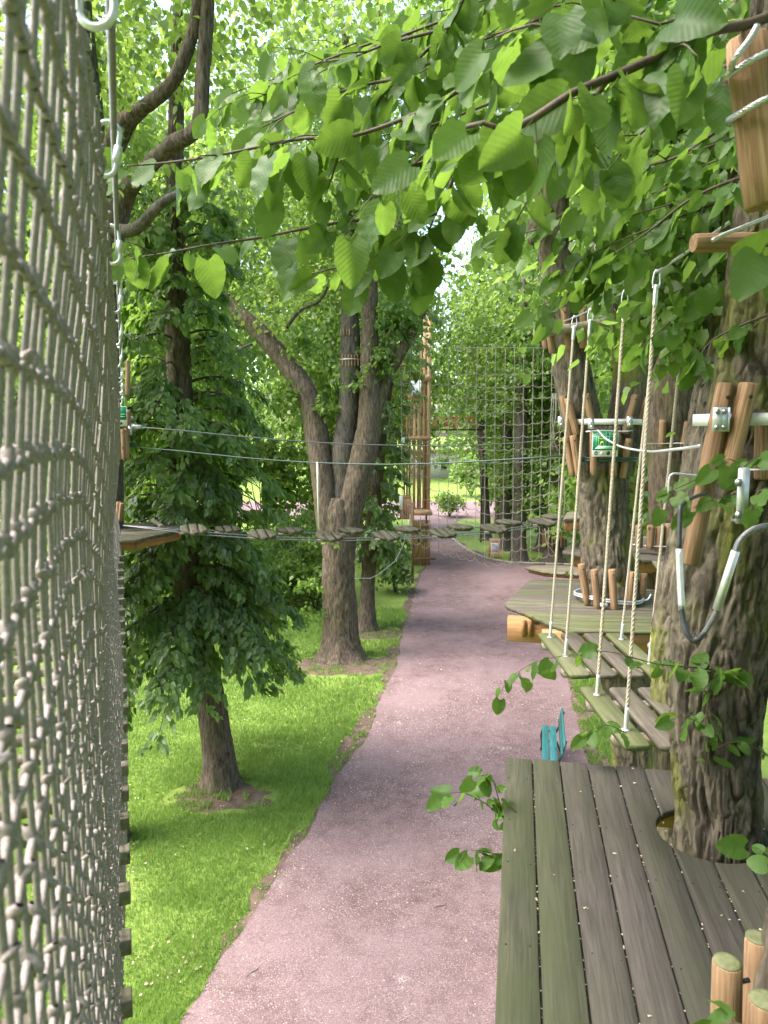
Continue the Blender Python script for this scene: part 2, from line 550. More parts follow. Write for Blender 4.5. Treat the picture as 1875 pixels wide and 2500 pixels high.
M['wall'] = mat_plain('wall', (0.55, 0.52, 0.48), 0.8, 0, 0.1, 4)
M['glass'] = mat_plain('glass', (0.05, 0.06, 0.07), 0.15, 0, 0.2, 4)
M['roof'] = mat_plain('roof', (0.22, 0.12, 0.09), 0.8, 0, 0.2, 8)

def mat_path():
    t = NT('path_gravel')
    v = t.coord(jitter=False)
    big = t.noise(v, 0.5, 5, 0.6)
    mid = t.noise(v, 4, 6, 0.65)
    fine = t.noise(v, 60, 5, 0.75)
    vo = t.n("ShaderNodeTexVoronoi"); t.l(v, vo.inputs["Vector"]); vo.inputs["Scale"].default_value = 70
    c = t.mix(t.g(mid, 0.3, 0.7), (0.112, 0.073, 0.074), (0.195, 0.131, 0.132))
    c = t.mix(t.g(big, 0.40, 0.62), c, (0.215, 0.15, 0.155))
    c = t.mix(t.g(fine, 0.55, 0.72), c, (0.42, 0.35, 0.33))
    c = t.mix(t.g(fine, 0.46, 0.32), c, (0.07, 0.048, 0.047))
    # pale worn patches of grit
    pp = t.noise(v, 1.1, 6, 0.7, 0.4)
    gr = t.n("ShaderNodeMath", operation='MULTIPLY')
    t.l(t.g(pp, 0.63, 0.70), gr.inputs[0]); t.l(t.g(fine, 0.45, 0.6), gr.inputs[1])
    c = t.mix(gr.outputs[0], c, (0.50, 0.46, 0.44))
    b = t.bump(fine, 0.7, 0.012)
    b = t.bump(vo.outputs["Distance"], 0.4, 0.006, b)
    return t.done(t.bsdf(c, 0.92, b, 0, 0.15))
M['path'] = mat_path()
def mat_soil():
    t = NT('soil')
    v = t.coord(jitter=False)
    a = t.noise(v, 5, 6, 0.65); f = t.noise(v, 50, 5, 0.75)
    c = t.mix(t.g(a, 0.3, 0.7), (0.07, 0.05, 0.038), (0.17, 0.125, 0.095))
    c = t.mix(t.g(f, 0.6, 0.75), c, (0.33, 0.26, 0.17))
    return t.done(t.bsdf(c, 0.95, t.bump(f, 0.8, 0.015), 0, 0.15))
M['soil'] = mat_soil()
def mat_ground():
    t = NT('lawn_ground')
    v = t.coord(jitter=False)
    a = t.noise(v, 0.8, 5, 0.6); b_ = t.noise(v, 7, 6, 0.65); f = t.noise(v, 70, 4, 0.7)
    c = t.mix(t.g(b_, 0.3, 0.7), (0.10, 0.165, 0.03), (0.19, 0.27, 0.055))
    c = t.mix(t.g(a, 0.42, 0.66), c, (0.21, 0.29, 0.065))
    c = t.mix(t.g(f, 0.42, 0.3), c, (0.045, 0.06, 0.02))
    return t.done(t.bsdf(c, 0.9, t.bump(f, 0.8, 0.02), 0, 0.15))
M['ground'] = mat_ground()

# ------------------------------------------------------------------ ground, path, lawn
def inpoly(X, Y, poly):
    poly = np.asarray(poly)
    inside = np.zeros(len(X), dtype=bool)
    n = len(poly)
    j = n - 1
    for i in range(n):
        xi, yi = poly[i]; xj, yj = poly[j]
        c = ((yi > Y) != (yj > Y)) & (X < (xj - xi) * (Y - yi) / (yj - yi + 1e-12) + xi)
        inside ^= c
        j = i
    return inside
def dens(poly, step):
    out = []
    for i in range(len(poly)):
        a = np.array(poly[i]); b = np.array(poly[(i + 1) % len(poly)])
        k = max(1, int(np.linalg.norm(b - a) / step))
        for t in np.arange(k) / k:
            out.append(a + (b - a) * t)
    return np.array(out)
def wobble(P, amp, freq, seed, bias=0.0):
    s = np.concatenate([[0], np.cumsum(np.linalg.norm(np.diff(P, axis=0), axis=1))])
    e = np.roll(P, -1, 0) - np.roll(P, 1, 0)
    e /= np.linalg.norm(e, axis=1)[:, None] + 1e-9
    area = np.sum(P[:, 0] * np.roll(P[:, 1], -1) - np.roll(P[:, 0], -1) * P[:, 1])
    nrm = np.c_[e[:, 1], -e[:, 0]] * (1 if area > 0 else -1)     # outwards
    h = np.zeros(len(P))
    for k, f in enumerate((1, 2.3, 5.1)):
        h += (vnoise(np.zeros(len(P)), s * freq * f, 1, seed + k) - 0.5) * 2 / (1.7 ** k)
    return P + nrm * (bias + amp * h)[:, None]
def sheet(name, poly, z, mat, kind='structure'):
    import bmesh
    bm = bmesh.new()
    vs = [bm.verts.new((p[0], p[1], z)) for p in poly]
    f = bm.faces.new(vs)
    if f.normal.z < 0:
        f.normal_flip()
    bmesh.ops.triangulate(bm, faces=[f])
    me = bpy.data.meshes.new(name)
    bm.to_mesh(me); bm.free()
    o = link(name, me, mat)
    o["kind"] = kind
    return o

mb = MB()
S = 700.0
mb.add([(-S, -60, 0), (S, -60, 0), (S, 1200, 0), (-S, 1200, 0)], [(0, 1, 2, 3)])
gr = mb.build('ground', M['ground']); gr['kind'] = 'structure'

LEFT_PX = [(300, 2700), (446, 2500), (600, 2262), (705, 2085), (800, 1935), (905, 1770), (962, 1640), (1000, 1500), (1016, 1432), (1030, 1400), (1046, 1370), (1053, 1320), (1056, 1285)]
RIGHT_PX = [(1077, 1285), (1087, 1298), (1105, 1315), (1130, 1335), (1170, 1357), (1230, 1372), (1330, 1377), (1480, 1381), (1700, 1384), (1640, 1470), (1345, 1530), (1372, 1600), (1388, 1690), (1400, 1760), (1440, 1900), (1600, 2400), (1700, 2700)]
path_poly = [tuple(onz(*p)[:2]) for p in LEFT_PX + RIGHT_PX]
path_d = dens(path_poly, 0.12)
path_w = wobble(path_d, 0.06, 0.9, 5)
soil_w = wobble(dens(path_poly, 0.12), 0.20, 0.8, 25, 0.20)
sheet('path', path_w, 0.010, M['path'])
sheet('bare_soil', soil_w, 0.005, M['soil'])
# the cross path and the pale square beyond it
cross = [(-60, 50), (60, 50), (60, 63), (-60, 63)]
sheet('path', wobble(dens(cross, 1.0), 0.5, 0.2, 41), 0.006, M['path'])
link_p = [tuple(onz(*p)[:2]) for p in [(1050, 1292), (1080, 1292), (1140, 1262), (1000, 1262)]]
sheet('path', dens(link_p, 0.5), 0.014, M['path'])
# worn earth round the trunks
for (px, py, rx, ry, sd) in [(540, 1945, .85, 0.5, 3), (842, 1625, 1.3, .8, 4), (905, 1545, 1.0, .7, 6), (600, 1385, 2.5, 1.2, 8)]:
    c = onz(px, py)
    a = np.linspace(0, 2 * math.pi, 60, endpoint=False)
    k = 1 + 0.3 * (vnoise(a / 6.2832 * 9, np.zeros(60), 9, sd) - 0.5) + 0.3 * (vnoise(a / 6.2832 * 23, np.zeros(60), 23, sd + 9) - 0.5)
    mb = MB()
    V = np.concatenate([[(c.x, c.y, 0.0024)], np.c_[c.x + rx * k * np.cos(a), c.y + ry * k * np.sin(a), np.full(60, 0.0024)]])
    mb.add(V, [(0, 1 + i, 1 + (i + 1) % 60) for i in range(60)])
    mb.build('bare_soil', M['soil'])['kind'] = 'structure'
soil_spots = [(onz(540, 1945), 0.95, 0.6), (onz(842, 1625), 1.5, 1.0), (onz(900, 1545), 1.2, 0.9)]

def blades(name, X, Y, hmin, hmax, w, seed, mat, label, parent=None):
    r = np.random.default_rng(seed)
    n = len(X)
    a = r.random(n) * 2 * math.pi
    lean = r.random(n) * 0.9
    b = r.random(n) * 2 * math.pi
    hh = (hmin + (hmax - hmin) * r.random(n) ** 1.5) * (0.55 + 0.9 * fbm(X, Y, 1.7, seed + 50))
    sc = np.clip(Y / 9.0, 0.9, 2.2)
    hh = hh * (0.8 + 0.2 * sc); ww = w * sc * (0.6 + 0.8 * r.random(n))
    V = np.zeros((n, 3, 3))
    V[:, 0] = np.c_[X - ww * np.cos(a), Y - ww * np.sin(a), np.zeros(n)]
    V[:, 1] = np.c_[X + ww * np.cos(a), Y + ww * np.sin(a), np.zeros(n)]
    V[:, 2] = np.c_[X + hh * lean * np.cos(b), Y + hh * lean * np.sin(b), hh]
    F = np.arange(n * 3).reshape(n, 3)
    o = link(name, mesh_np(name, V.reshape(-1, 3), [F]), mat)
    tag(o, label, 'grass', None, 'stuff')
    return o
def fbm(X, Y, f, seed):
    return vnoise(X * f + 300, Y * f + 300, 4096, seed) * 0.6 + vnoise(X * f * 2.7 + 300, Y * f * 2.7 + 300, 4096, seed + 1) * 0.4
def grass_points(n, x0, x1, y0, y1, seed, near_bias=True):
    r = np.random.default_rng(seed)
    u = r.random(n)
    Y = 1 / ((1 / y0) * (1 - u) + (1 / y1) * u) if near_bias else y0 + (y1 - y0) * u
    X = x0 + (x1 - x0) * r.random(n)
    ok = ~inpoly(X, Y, path_w)
    edge = inpoly(X, Y, soil_w)
    cl = fbm(X, Y, 2.4, seed + 3) * .6 + fbm(X, Y, 7.0, seed + 5) * .4
    ok &= ~(edge & (cl < 0.54))
    for (c, rx, ry) in soil_spots:
        d = ((X - c.x) / rx) ** 2 + ((Y - c.y) / ry) ** 2
        ok &= ~((d < 1.0) & (cl < 0.53))
    th = fbm(X, Y, 0.9, seed + 8)
    ok &= r.random(n) < (0.35 + 1.3 * np.clip(th - 0.2, 0, 1))
    return X[ok], Y[ok]
X, Y = grass_points(430000, -8.0, 2.2, 6.3, 24.0, 100)
inside = np.abs(X) < Y * 0.57 + 0.4
blades('lawn_grass', X[inside], Y[inside], 0.035, 0.11, 0.0055, 4, M['grass_blade'], 'short bright green lawn grass left of the gravel path')
X, Y = grass_points(90000, 2.2, 6.5, 9.5, 19.0, 200, False)
blades('verge_grass', X, Y, 0.04, 0.12, 0.007, 5, M['grass_blade'], 'thin bright grass on the verge behind the green bench')

# crumbs of bark, petals and dead leaves on the gravel and its edges
def litter(name, n, seed, label):
    r = np.random.default_rng(seed)
    u = r.random(n)
    Y = 1 / ((1 / 6.3) * (1 - u) + (1 / 30) * u)
    X = -3.2 + 9.0 * r.random(n)
    inp = inpoly(X, Y, path_w)
    ed = inpoly(X, Y, soil_w) & ~inp
    edge_in = inp & (np.abs(X - np.interp(Y, [p[1] for p in path_poly[:9]], [p[0] for p in path_poly[:9]])) < 0.35)
    keep = (inp & (r.random(n) < 0.22)) | ed & (r.random(n) < 0.8) | edge_in & (r.random(n) < 0.5)
    X, Y = X[keep], Y[keep]; n = len(X)
    s = (0.005 + 0.016 * r.random(n) ** 3) * np.clip(Y / 9, 0.8, 1.8)
    a = r.random(n) * 2 * math.pi
    el = 0.25 + 0.5 * r.random(n)
    dx = np.c_[np.cos(a), np.sin(a)] * s[:, None]; dy = np.c_[-np.sin(a), np.cos(a)] * (s * el)[:, None]
    z0 = 0.014 + 0.003 * r.random(n)
    V = np.zeros((n, 4, 3))
    for k, (p, q) in enumerate(((-1, 0), (0, -1), (1, 0), (0, 1))):
        V[:, k, 0] = X + p * dx[:, 0] + q * dy[:, 0]
        V[:, k, 1] = Y + p * dx[:, 1] + q * dy[:, 1]
        V[:, k, 2] = z0 + (0.5 * s * r.random(n) if p else 0)
    o = link(name, mesh_np(name, V.reshape(-1, 3), [np.arange(n * 4).reshape(n, 4)]), M['litter'])
    tag(o, label, 'litter', None, 'stuff')
def grit(n, seed):
    r = np.random.default_rng(seed)
    u = r.random(n)
    Y = 1 / ((1 / 6.3) * (1 - u) + (1 / 17) * u)
    X = -2.6 + 6.5 * r.random(n)
    ok = inpoly(X, Y, path_w) & (X < Y * .25 + .2)
    X, Y = X[ok], Y[ok]; n = len(X)
    s = (0.003 + 0.008 * r.random(n) ** 3) * np.clip(Y / 9, .8, 1.5)
    O = np.array([(1, 0, 0), (0, 1, 0), (-1, 0, 0), (0, -1, 0), (0, 0, .8)])
    a = r.random(n) * 6.28
    V = np.zeros((n, 5, 3))
    jx = s[:, None] * (0.7 + 0.6 * r.random((n, 5)))
    V[:, :, 0] = X[:, None] + jx * (O[None, :, 0] * np.cos(a)[:, None] - O[None, :, 1] * np.sin(a)[:, None])
    V[:, :, 1] = Y[:, None] + jx * (O[None, :, 0] * np.sin(a)[:, None] + O[None, :, 1] * np.cos(a)[:, None])
    V[:, :, 2] = .0095 + jx * O[None, :, 2]
    F = (np.arange(n)[:, None, None] * 5 + np.array([(0, 1, 4), (1, 2, 4), (2, 3, 4), (3, 0, 4)])[None]).reshape(-1, 3)
    o = link('gravel', mesh_np('gravel', V.reshape(-1, 3), [F]), M['gravel'])
    tag(o, 'loose grit lying on the mauve gravel path', 'gravel', None, 'stuff')
grit(60000, 31)
def lawn_litter(n, seed):
    r = np.random.default_rng(seed)
    u = r.random(n); Y = 1 / ((1 / 6.3) * (1 - u) + (1 / 20) * u); X = -6 + 7.5 * r.random(n)
    ok = ~inpoly(X, Y, path_w) & (fbm(X, Y, .8, 61) > .45) & (np.abs(X) < Y * .6)
    X, Y = X[ok], Y[ok]; n = len(X)
    P = np.c_[X, Y, .03 + .03 * r.random(n)]
    T = r.normal(size=(n, 3)); T[:, 2] *= .3
    Nn = r.normal(size=(n, 3)) * .5; Nn[:, 2] += 1
    o = leaf_cloud('fallen_leaves', P, T, Nn, .018 + .03 * r.random(n), LEAF2, M['litter'], None)
    tag(o, 'dry pale leaves scattered over the lawn grass', 'fallen leaves', None, 'stuff')
litter('leaf_litter', 26000, 77, 'pale dry flakes and petals strewn over the pink gravel path')
for i, (px, py, l, a) in enumerate([(620, 2375, 0.24, 0.9), (1075, 2215, 0.2, 0.4), (1030, 1845, 0.3, 2.6), (325, 2335, 0.42, -0.15), (405, 2125, 0.45, 1.9)]):
    c = onz(px, py) + Vector((0, 0, 0.018))
    d = Vector((math.cos(a), math.sin(a), 0)); s_ = Vector((-d.y, d.x, 0))
    mb = MB()
    mb.tube([c - d * l / 2, c - d * l / 6 + s_ * 0.012, c + d * l / 5 - s_ * 0.006, c + d * l / 2 + s_ * 0.012], [0.002, 0.004, 0.0035, 0.0015], 6)
    o = mb.build('fallen_twig', M['twig'])
    tag(o, 'thin bent brown twig lying on the ground' + (' in the grass' if px < 430 else ' on the pink gravel'), 'twig', 'twigs in the grass' if px < 430 else 'twigs on the gravel')

# low stone kerb along the far lawn
kp = [onz(*p) for p in [(1105, 1317), (1130, 1337), (1170, 1359), (1230, 1374), (1330, 1379), (1480, 1383)]]
kr = resample(kp, 0.9)
kerb = empty('kerb', kp[0]); kerb['kind'] = 'structure'
for i in range(len(kr) - 1):
    a, b = Vector(kr[i]), Vector(kr[i + 1])
    d = (b - a); L = d.length; d.normalize()
    mb = MB(); mb.prism([(-0.06, 0.008), (0.06, 0.008), (0.06, L - 0.008), (-0.06, L - 0.008)], 0, 0.1 + 0.01 * random.random(), 0.012)
    mb.build('kerb_stone', M['stone'], kerb, M_axes((a.x, a.y, 0), (d.y, -d.x, 0), (d.x, d.y, 0), (0, 0, 1)))

# ------------------------------------------------------------------ trees
def bark_mesh(name, pts, step=0.06, nseg=28, amp=0.012, cell=0.045, vcell=0.22, flare=0.0, seed=1, lump=0.05):
    P4 = resample(np.array([(*p[:3], p[3]) for p in pts]), step)
    P, R = P4[:, :3], np.maximum(0.003, P4[:, 3])
    N1, N2 = frames(P)
    m = len(P)
    s = np.concatenate([[0], np.cumsum(np.linalg.norm(np.diff(P, axis=0), axis=1))])
    a = np.linspace(0, 2 * math.pi, nseg, endpoint=False)
    U, Vv = np.meshgrid(a / (2 * math.pi), s)
    nu = max(5, int(2 * math.pi * R.mean() / cell))
    warp = (vnoise(U * 5, Vv / 0.35, 5, seed) - 0.5) * 1.3
    n1 = vnoise((U * nu + warp) % nu, Vv / vcell, nu, seed + 1)
    n2 = vnoise((U * nu * 2 + warp * 2) % (nu * 2), Vv / (vcell * 0.5), nu * 2, seed + 2)
    ridge = 1 - np.abs(2 * n1 - 1)
    plate = smoothstep(0.0, 0.34, np.abs(2 * n1 - 1))
    crack = smoothstep(0.0, 0.22, np.abs(2 * n2 - 1))
    n3 = vnoise((U * nu * 5 + warp * 4) % (nu * 5), Vv / (vcell * 0.16), nu * 5, seed + 7)
    h = amp * (1.5 * (plate - 0.6) + 0.55 * (crack - 0.6) + 0.5 * (ridge - 0.5) + 0.45 * (n3 - 0.5))
    lum = (vnoise(U * 4, Vv / 0.7, 4, seed + 3) - 0.5) * 2 * lump
    RR = R[:, None] * (1 + lum)
    if flare > 0:
        zz = P[:, 2] - P[0, 2]
        lob = 0.5 + 0.5 * np.cos(a * 5 + seed) * np.cos(a * 2 + seed * 1.7)
        RR = RR * (1 + flare * np.exp(-zz / 0.28)[:, None] * (0.55 + 0.9 * lob)[None, :])
    RR = RR + h * np.minimum(1, R / 0.1)[:, None]
    V = P[:, None, :] + RR[:, :, None] * (np.cos(a)[None, :, None] * N1[:, None, :] + np.sin(a)[None, :, None] * N2[:, None, :])
    i = np.arange(m - 1)[:, None] * nseg; k = np.arange(nseg)[None, :]
    F = np.stack([i + k, i + (k + 1) % nseg, i + nseg + (k + 1) % nseg, i + nseg + k], -1).reshape(-1, 4)
    Vf = V.reshape(-1, 3)
    Vf = np.concatenate([Vf, P[-1:]])
    top = np.stack([(m - 1) * nseg + np.arange(nseg), (m - 1) * nseg + (np.arange(nseg) + 1) % nseg, np.full(nseg, len(Vf) - 1)], -1)
    return mesh_np(name, Vf, [F, top], True)
def px_stem(lst):
    """(px, py, Y, radius) -> scene points"""
    return [(*at(p[0], p[1], p[2]), p[3]) for p in lst]
def to_ground(lst, dx=0.0, dy=0.0, k=1.15):
    """prolong a traced stem down to the ground"""
    x, y, z, r = lst[0]
    return [(x + dx, y + dy, -0.05, r * k), (x + dx * 0.6, y + dy * 0.6, z * 0.45, r * (1 + (k - 1) * 0.5))] + lst

LEAF4 = (np.array([(0, 0, 0), (0.40, 0.08, 0.07), (0.40, 0.60, 0.05), (0, 1.08, -0.12), (-0.40, 0.60, 0.05), (-0.40, 0.08, 0.07)]),
         np.array([(0, 1, 2, 3), (0, 3, 4, 5)]))
LEAFH = (np.array([(0, 0, 0), (0.27, 0.10, 0.08), (0.30, 0.55, 0.06), (0, 1.12, -0.10), (-0.30, 0.55, 0.06), (-0.27, 0.10, 0.08)]),
         np.array([(0, 1, 2, 3), (0, 3, 4, 5)]))
LEAF2 = (np.array([(0, 0, 0), (0.45, 0.42, 0.07), (0, 1.05, -0.06), (-0.45, 0.42, 0.07)]), np.array([(0, 1, 2), (0, 2, 3)]))
def nz(v):
    return v / (np.linalg.norm(v, axis=1)[:, None] + 1e-9)
def leaf_cloud(name, P, T, Nn, size, tmpl, mat, parent):
    TV, TF = tmpl
    T = nz(T); X = nz(np.cross(T, Nn)); Z = np.cross(X, T)
    V = P[:, None, :] + size[:, None, None] * (TV[None, :, 0, None] * X[:, None, :] + TV[None, :, 1, None] * T[:, None, :] + TV[None, :, 2, None] * Z[:, None, :])
    k = len(TV)
    F = (np.arange(len(P))[:, None, None] * k + TF[None]).reshape(-1, TF.shape[1])
    return link(name, mesh_np(name, V.reshape(-1, 3), [F]), mat, parent)
def crown_points(blobs, nspray, per, spread, seed, shell=2.6, hang=0.35, droop=0.5, nrand=0.55):
    r = np.random.default_rng(seed)
    w = np.array([b[2] if len(b) > 2 else b[1][0] * b[1][1] * b[1][2] for b in blobs], dtype=float) ** 0.8
    cnt = np.maximum(1, (nspray * w / w.sum()).astype(int))
    PS, TS, NS = [], [], []
    for b, c in zip(blobs, cnt):
        d = nz(r.normal(size=(c, 3)))
        rad = r.random(c) ** (1 / shell)
        o = np.array(b[0]) + d * rad[:, None] * np.array(b[1])
        n = c * per
        oo = np.repeat(o, per, 0)
        dh = d.copy(); dh[:, 2] *= 0.3
        dh = nz(dh + 0.35 * r.normal(size=dh.shape))
        dd = np.repeat(dh, per, 0)
        sd = np.cross(dd, np.array([0, 0, 1.0]))
        q1 = r.normal(size=n) * spread; q2 = r.normal(size=n) * spread * 0.6; q3 = r.normal(size=n) * spread * 0.22
        off = dd * q1[:, None] + nz(sd) * q2[:, None]
        off[:, 2] += q3 - droop * np.clip(q1, 0, None) ** 2 / (spread + 1e-6) * 0.5
        PS.append(oo + off)
        t = dd * 0.7 + 0.6 * r.normal(size=(n, 3))
        t[:, 2] -= hang * 1.6
        TS.append(t)
        nn = nrand * r.normal(size=(n, 3))
        nn[:, 2] += 1.0 * (1 - hang)
        nn += dd * hang * 0.8
        NS.append(nn)
    return np.concatenate(PS), np.concatenate(TS), np.concatenate(NS), r
def crown(name, blobs, nspray, per, leaf, mat, parent, seed, tmpl=LEAF4, spread=0.3, hang=0.35, shell=2.6, keep=None, droop=0.5, nrand=0.55):
    P, T, Nn, r = crown_points(blobs, nspray, per, spread, seed, shell, hang, droop, nrand)
    if keep is not None:
        k = keep(P); P, T, Nn = P[k], T[k], Nn[k]
    size = leaf * (0.65 + 0.7 * r.random(len(P)))
    return leaf_cloud(name, P, T, Nn, size, tmpl, mat, parent)
def px_blobs(lst):
    """(px, py, Y, rx, ry(depth), rz)"""
    return [((at(p[0], p[1], p[2])), (p[3], p[4], p[5])) for p in lst]
def drooping_crown(name, root, axis, spec, leaf, mat, seed, keep=None, tmpl=None):
    """boughs that spread from the stem and hang; spec: (z, length, droop, leaves, count)"""
    r = np.random.default_rng(seed)
    PS, TS, NS = [], [], []
    tw = MB()
    az = r.random() * 6.28
    for (z0, z1, L0, L1, dr, nl, cnt) in spec:
        for k in range(cnt):
            z = z0 + (z1 - z0) * (k + r.random()) / cnt
            az += 2.399963 + r.normal() * .25
            L = L0 + (L1 - L0) * r.random()
            d = np.array([math.cos(az), math.sin(az), 0.0]); sd = np.array([-d[1], d[0], 0.0])
            o = np.array(axis(z))
            up = .18 + .25 * r.random(); drp = dr * (.6 + .8 * r.random()) * L
            f = lambda u: o + d * (L * u)[:, None] + np.array([0, 0, 1.0]) * (up * np.sin(u * 2.2) - drp * u ** 2.1)[:, None] + sd * (.18 * L * np.sin(u * 2 + k) * u)[:, None]
            uu = np.linspace(0, 1, 9)
            tw.tube(f(uu), np.linspace(.028, .004, 9), 5)
            # side shoots, each a hanging row of leaves
            ns = max(3, int(nl / 13))
            us = np.sort(.22 + .78 * r.random(ns) ** .75)
            bp = f(us)
            for j in range(ns):
                m = 13
                sl = (.16 + .26 * r.random()) * (1.15 - .4 * us[j])
                sgn = 1 if j % 2 else -1
                v = np.linspace(.1, 1, m)
                dirv = d * (.35 + .4 * r.random()) + sd * sgn * (.5 + .5 * r.random())
                dirv /= np.linalg.norm(dirv)
                P = bp[j] + dirv * (sl * v)[:, None]
                P[:, 2] -= sl * (.25 + .8 * r.random()) * v ** 1.6
                P += r.normal(size=P.shape) * .03
                PS.append(P)
                t = dirv * .55 + r.normal(size=(m, 3)) * .28; t[:, 2] -= .75
                TS.append(t)
                q = d * .5 + dirv * .35 + r.normal(size=(m, 3)) * .30; q[:, 2] += .65
                NS.append(q)
    P = np.concatenate(PS); T = np.concatenate(TS); Nn = np.concatenate(NS)
    if keep is not None:
        kk = keep(P); P, T, Nn = P[kk], T[kk], Nn[kk]
    tw.build('boughs', M['bark_dark'], root, None, True)
    return leaf_cloud(name, P, T, Nn, leaf * (.65 + .6 * r.random(len(P))), tmpl or LEAFH, mat, root)
def limb(parent, pts, mat, seed, name='limb', nseg=10, step=0.15, amp=0.006):
    return link(name, bark_mesh(name, pts, step, nseg, amp, 0.05, 0.25, 0, seed), mat, parent)
def pixcull(P, boxes):
    """drop leaves that would cover views kept open along the path"""
    d = P - np.array([0, 0, H])
    f = d[:, 1] * _cp - d[:, 2] * _sp
    u = d[:, 1] * _sp + d[:, 2] * _cp
    X = CXP + FPX * d[:, 0] / f; Yp = CYP - FPX * u / f
    ok = np.ones(len(P), dtype=bool)
    for (x0, y0, x1, y1) in boxes:
        ok &= ~((X > x0) & (X < x1) & (Yp > y0) & (Yp < y1))
    return ok

lawn_litter(2600, 91)

# --- the leafy linden on the lawn whose skirt of leaves hangs to head height
def tree_skirt():
    b = onz(530, 1933)
    Y = b.y + 0.28
    root = empty('linden_tree', (b.x, Y, 0), 'dense dark linden with drooping leaves nearly down to the lawn', 'tree')
    st = [(b.x, Y, -0.05, 0.27), (b.x - 0.03, Y, 0.6, 0.245), (b.x - 0.16, Y, 1.6, 0.235)]
    st += px_stem([(455, 1400, Y, 0.22), (445, 1100, Y, 0.20), (435, 850, Y, 0.19), (428, 600, Y, 0.15), (430, 300, Y, 0.11), (435, 0, Y, 0.07)])
    link('trunk', bark_mesh('trunk', st, 0.06, 40, 0.013, 0.045, 0.3, 0.45, 21), M['bark'], root)
    zz = [q[2] for q in st]; xx = [q[0] for q in st]
    axis = lambda z: (np.interp(z, zz, xx), Y, z)
    op = [(585, 1165, 640, 1245), (430, 1775, 620, 2000), (655, 700, 900, 960), (560, 735, 700, 850), (405, 850, 450, 930), (425, 690, 455, 760)]
    kp = lambda P: pixcull(P, op) & (P[:, 2] > 1.25)
    drooping_crown('crown', root, axis, [(2.4, 3.6, 1.15, 1.85, .52, 290, 40), (3.6, 5.2, 1.0, 1.7, .45, 240, 42)], .115, M['leaf_dark'], 301, kp)
    drooping_crown('crown', root, axis, [(5.2, 6.8, 1.0, 1.7, .40, 220, 40), (6.8, 9.6, .8, 1.4, .35, 170, 40)], .108, M['leaf_mid'], 302, kp)
    bl = px_blobs([(520, 520, Y + .6, 1.0, 1.2, .8), (330, 560, Y, .9, 1.0, .9), (650, 300, Y + 2, 1.2, 1.5, .9)])
    crown('crown', bl, 180, 20, 0.09, M['leaf_mid'], root, 312, LEAF4, 0.26, 0.5)
tree_skirt()

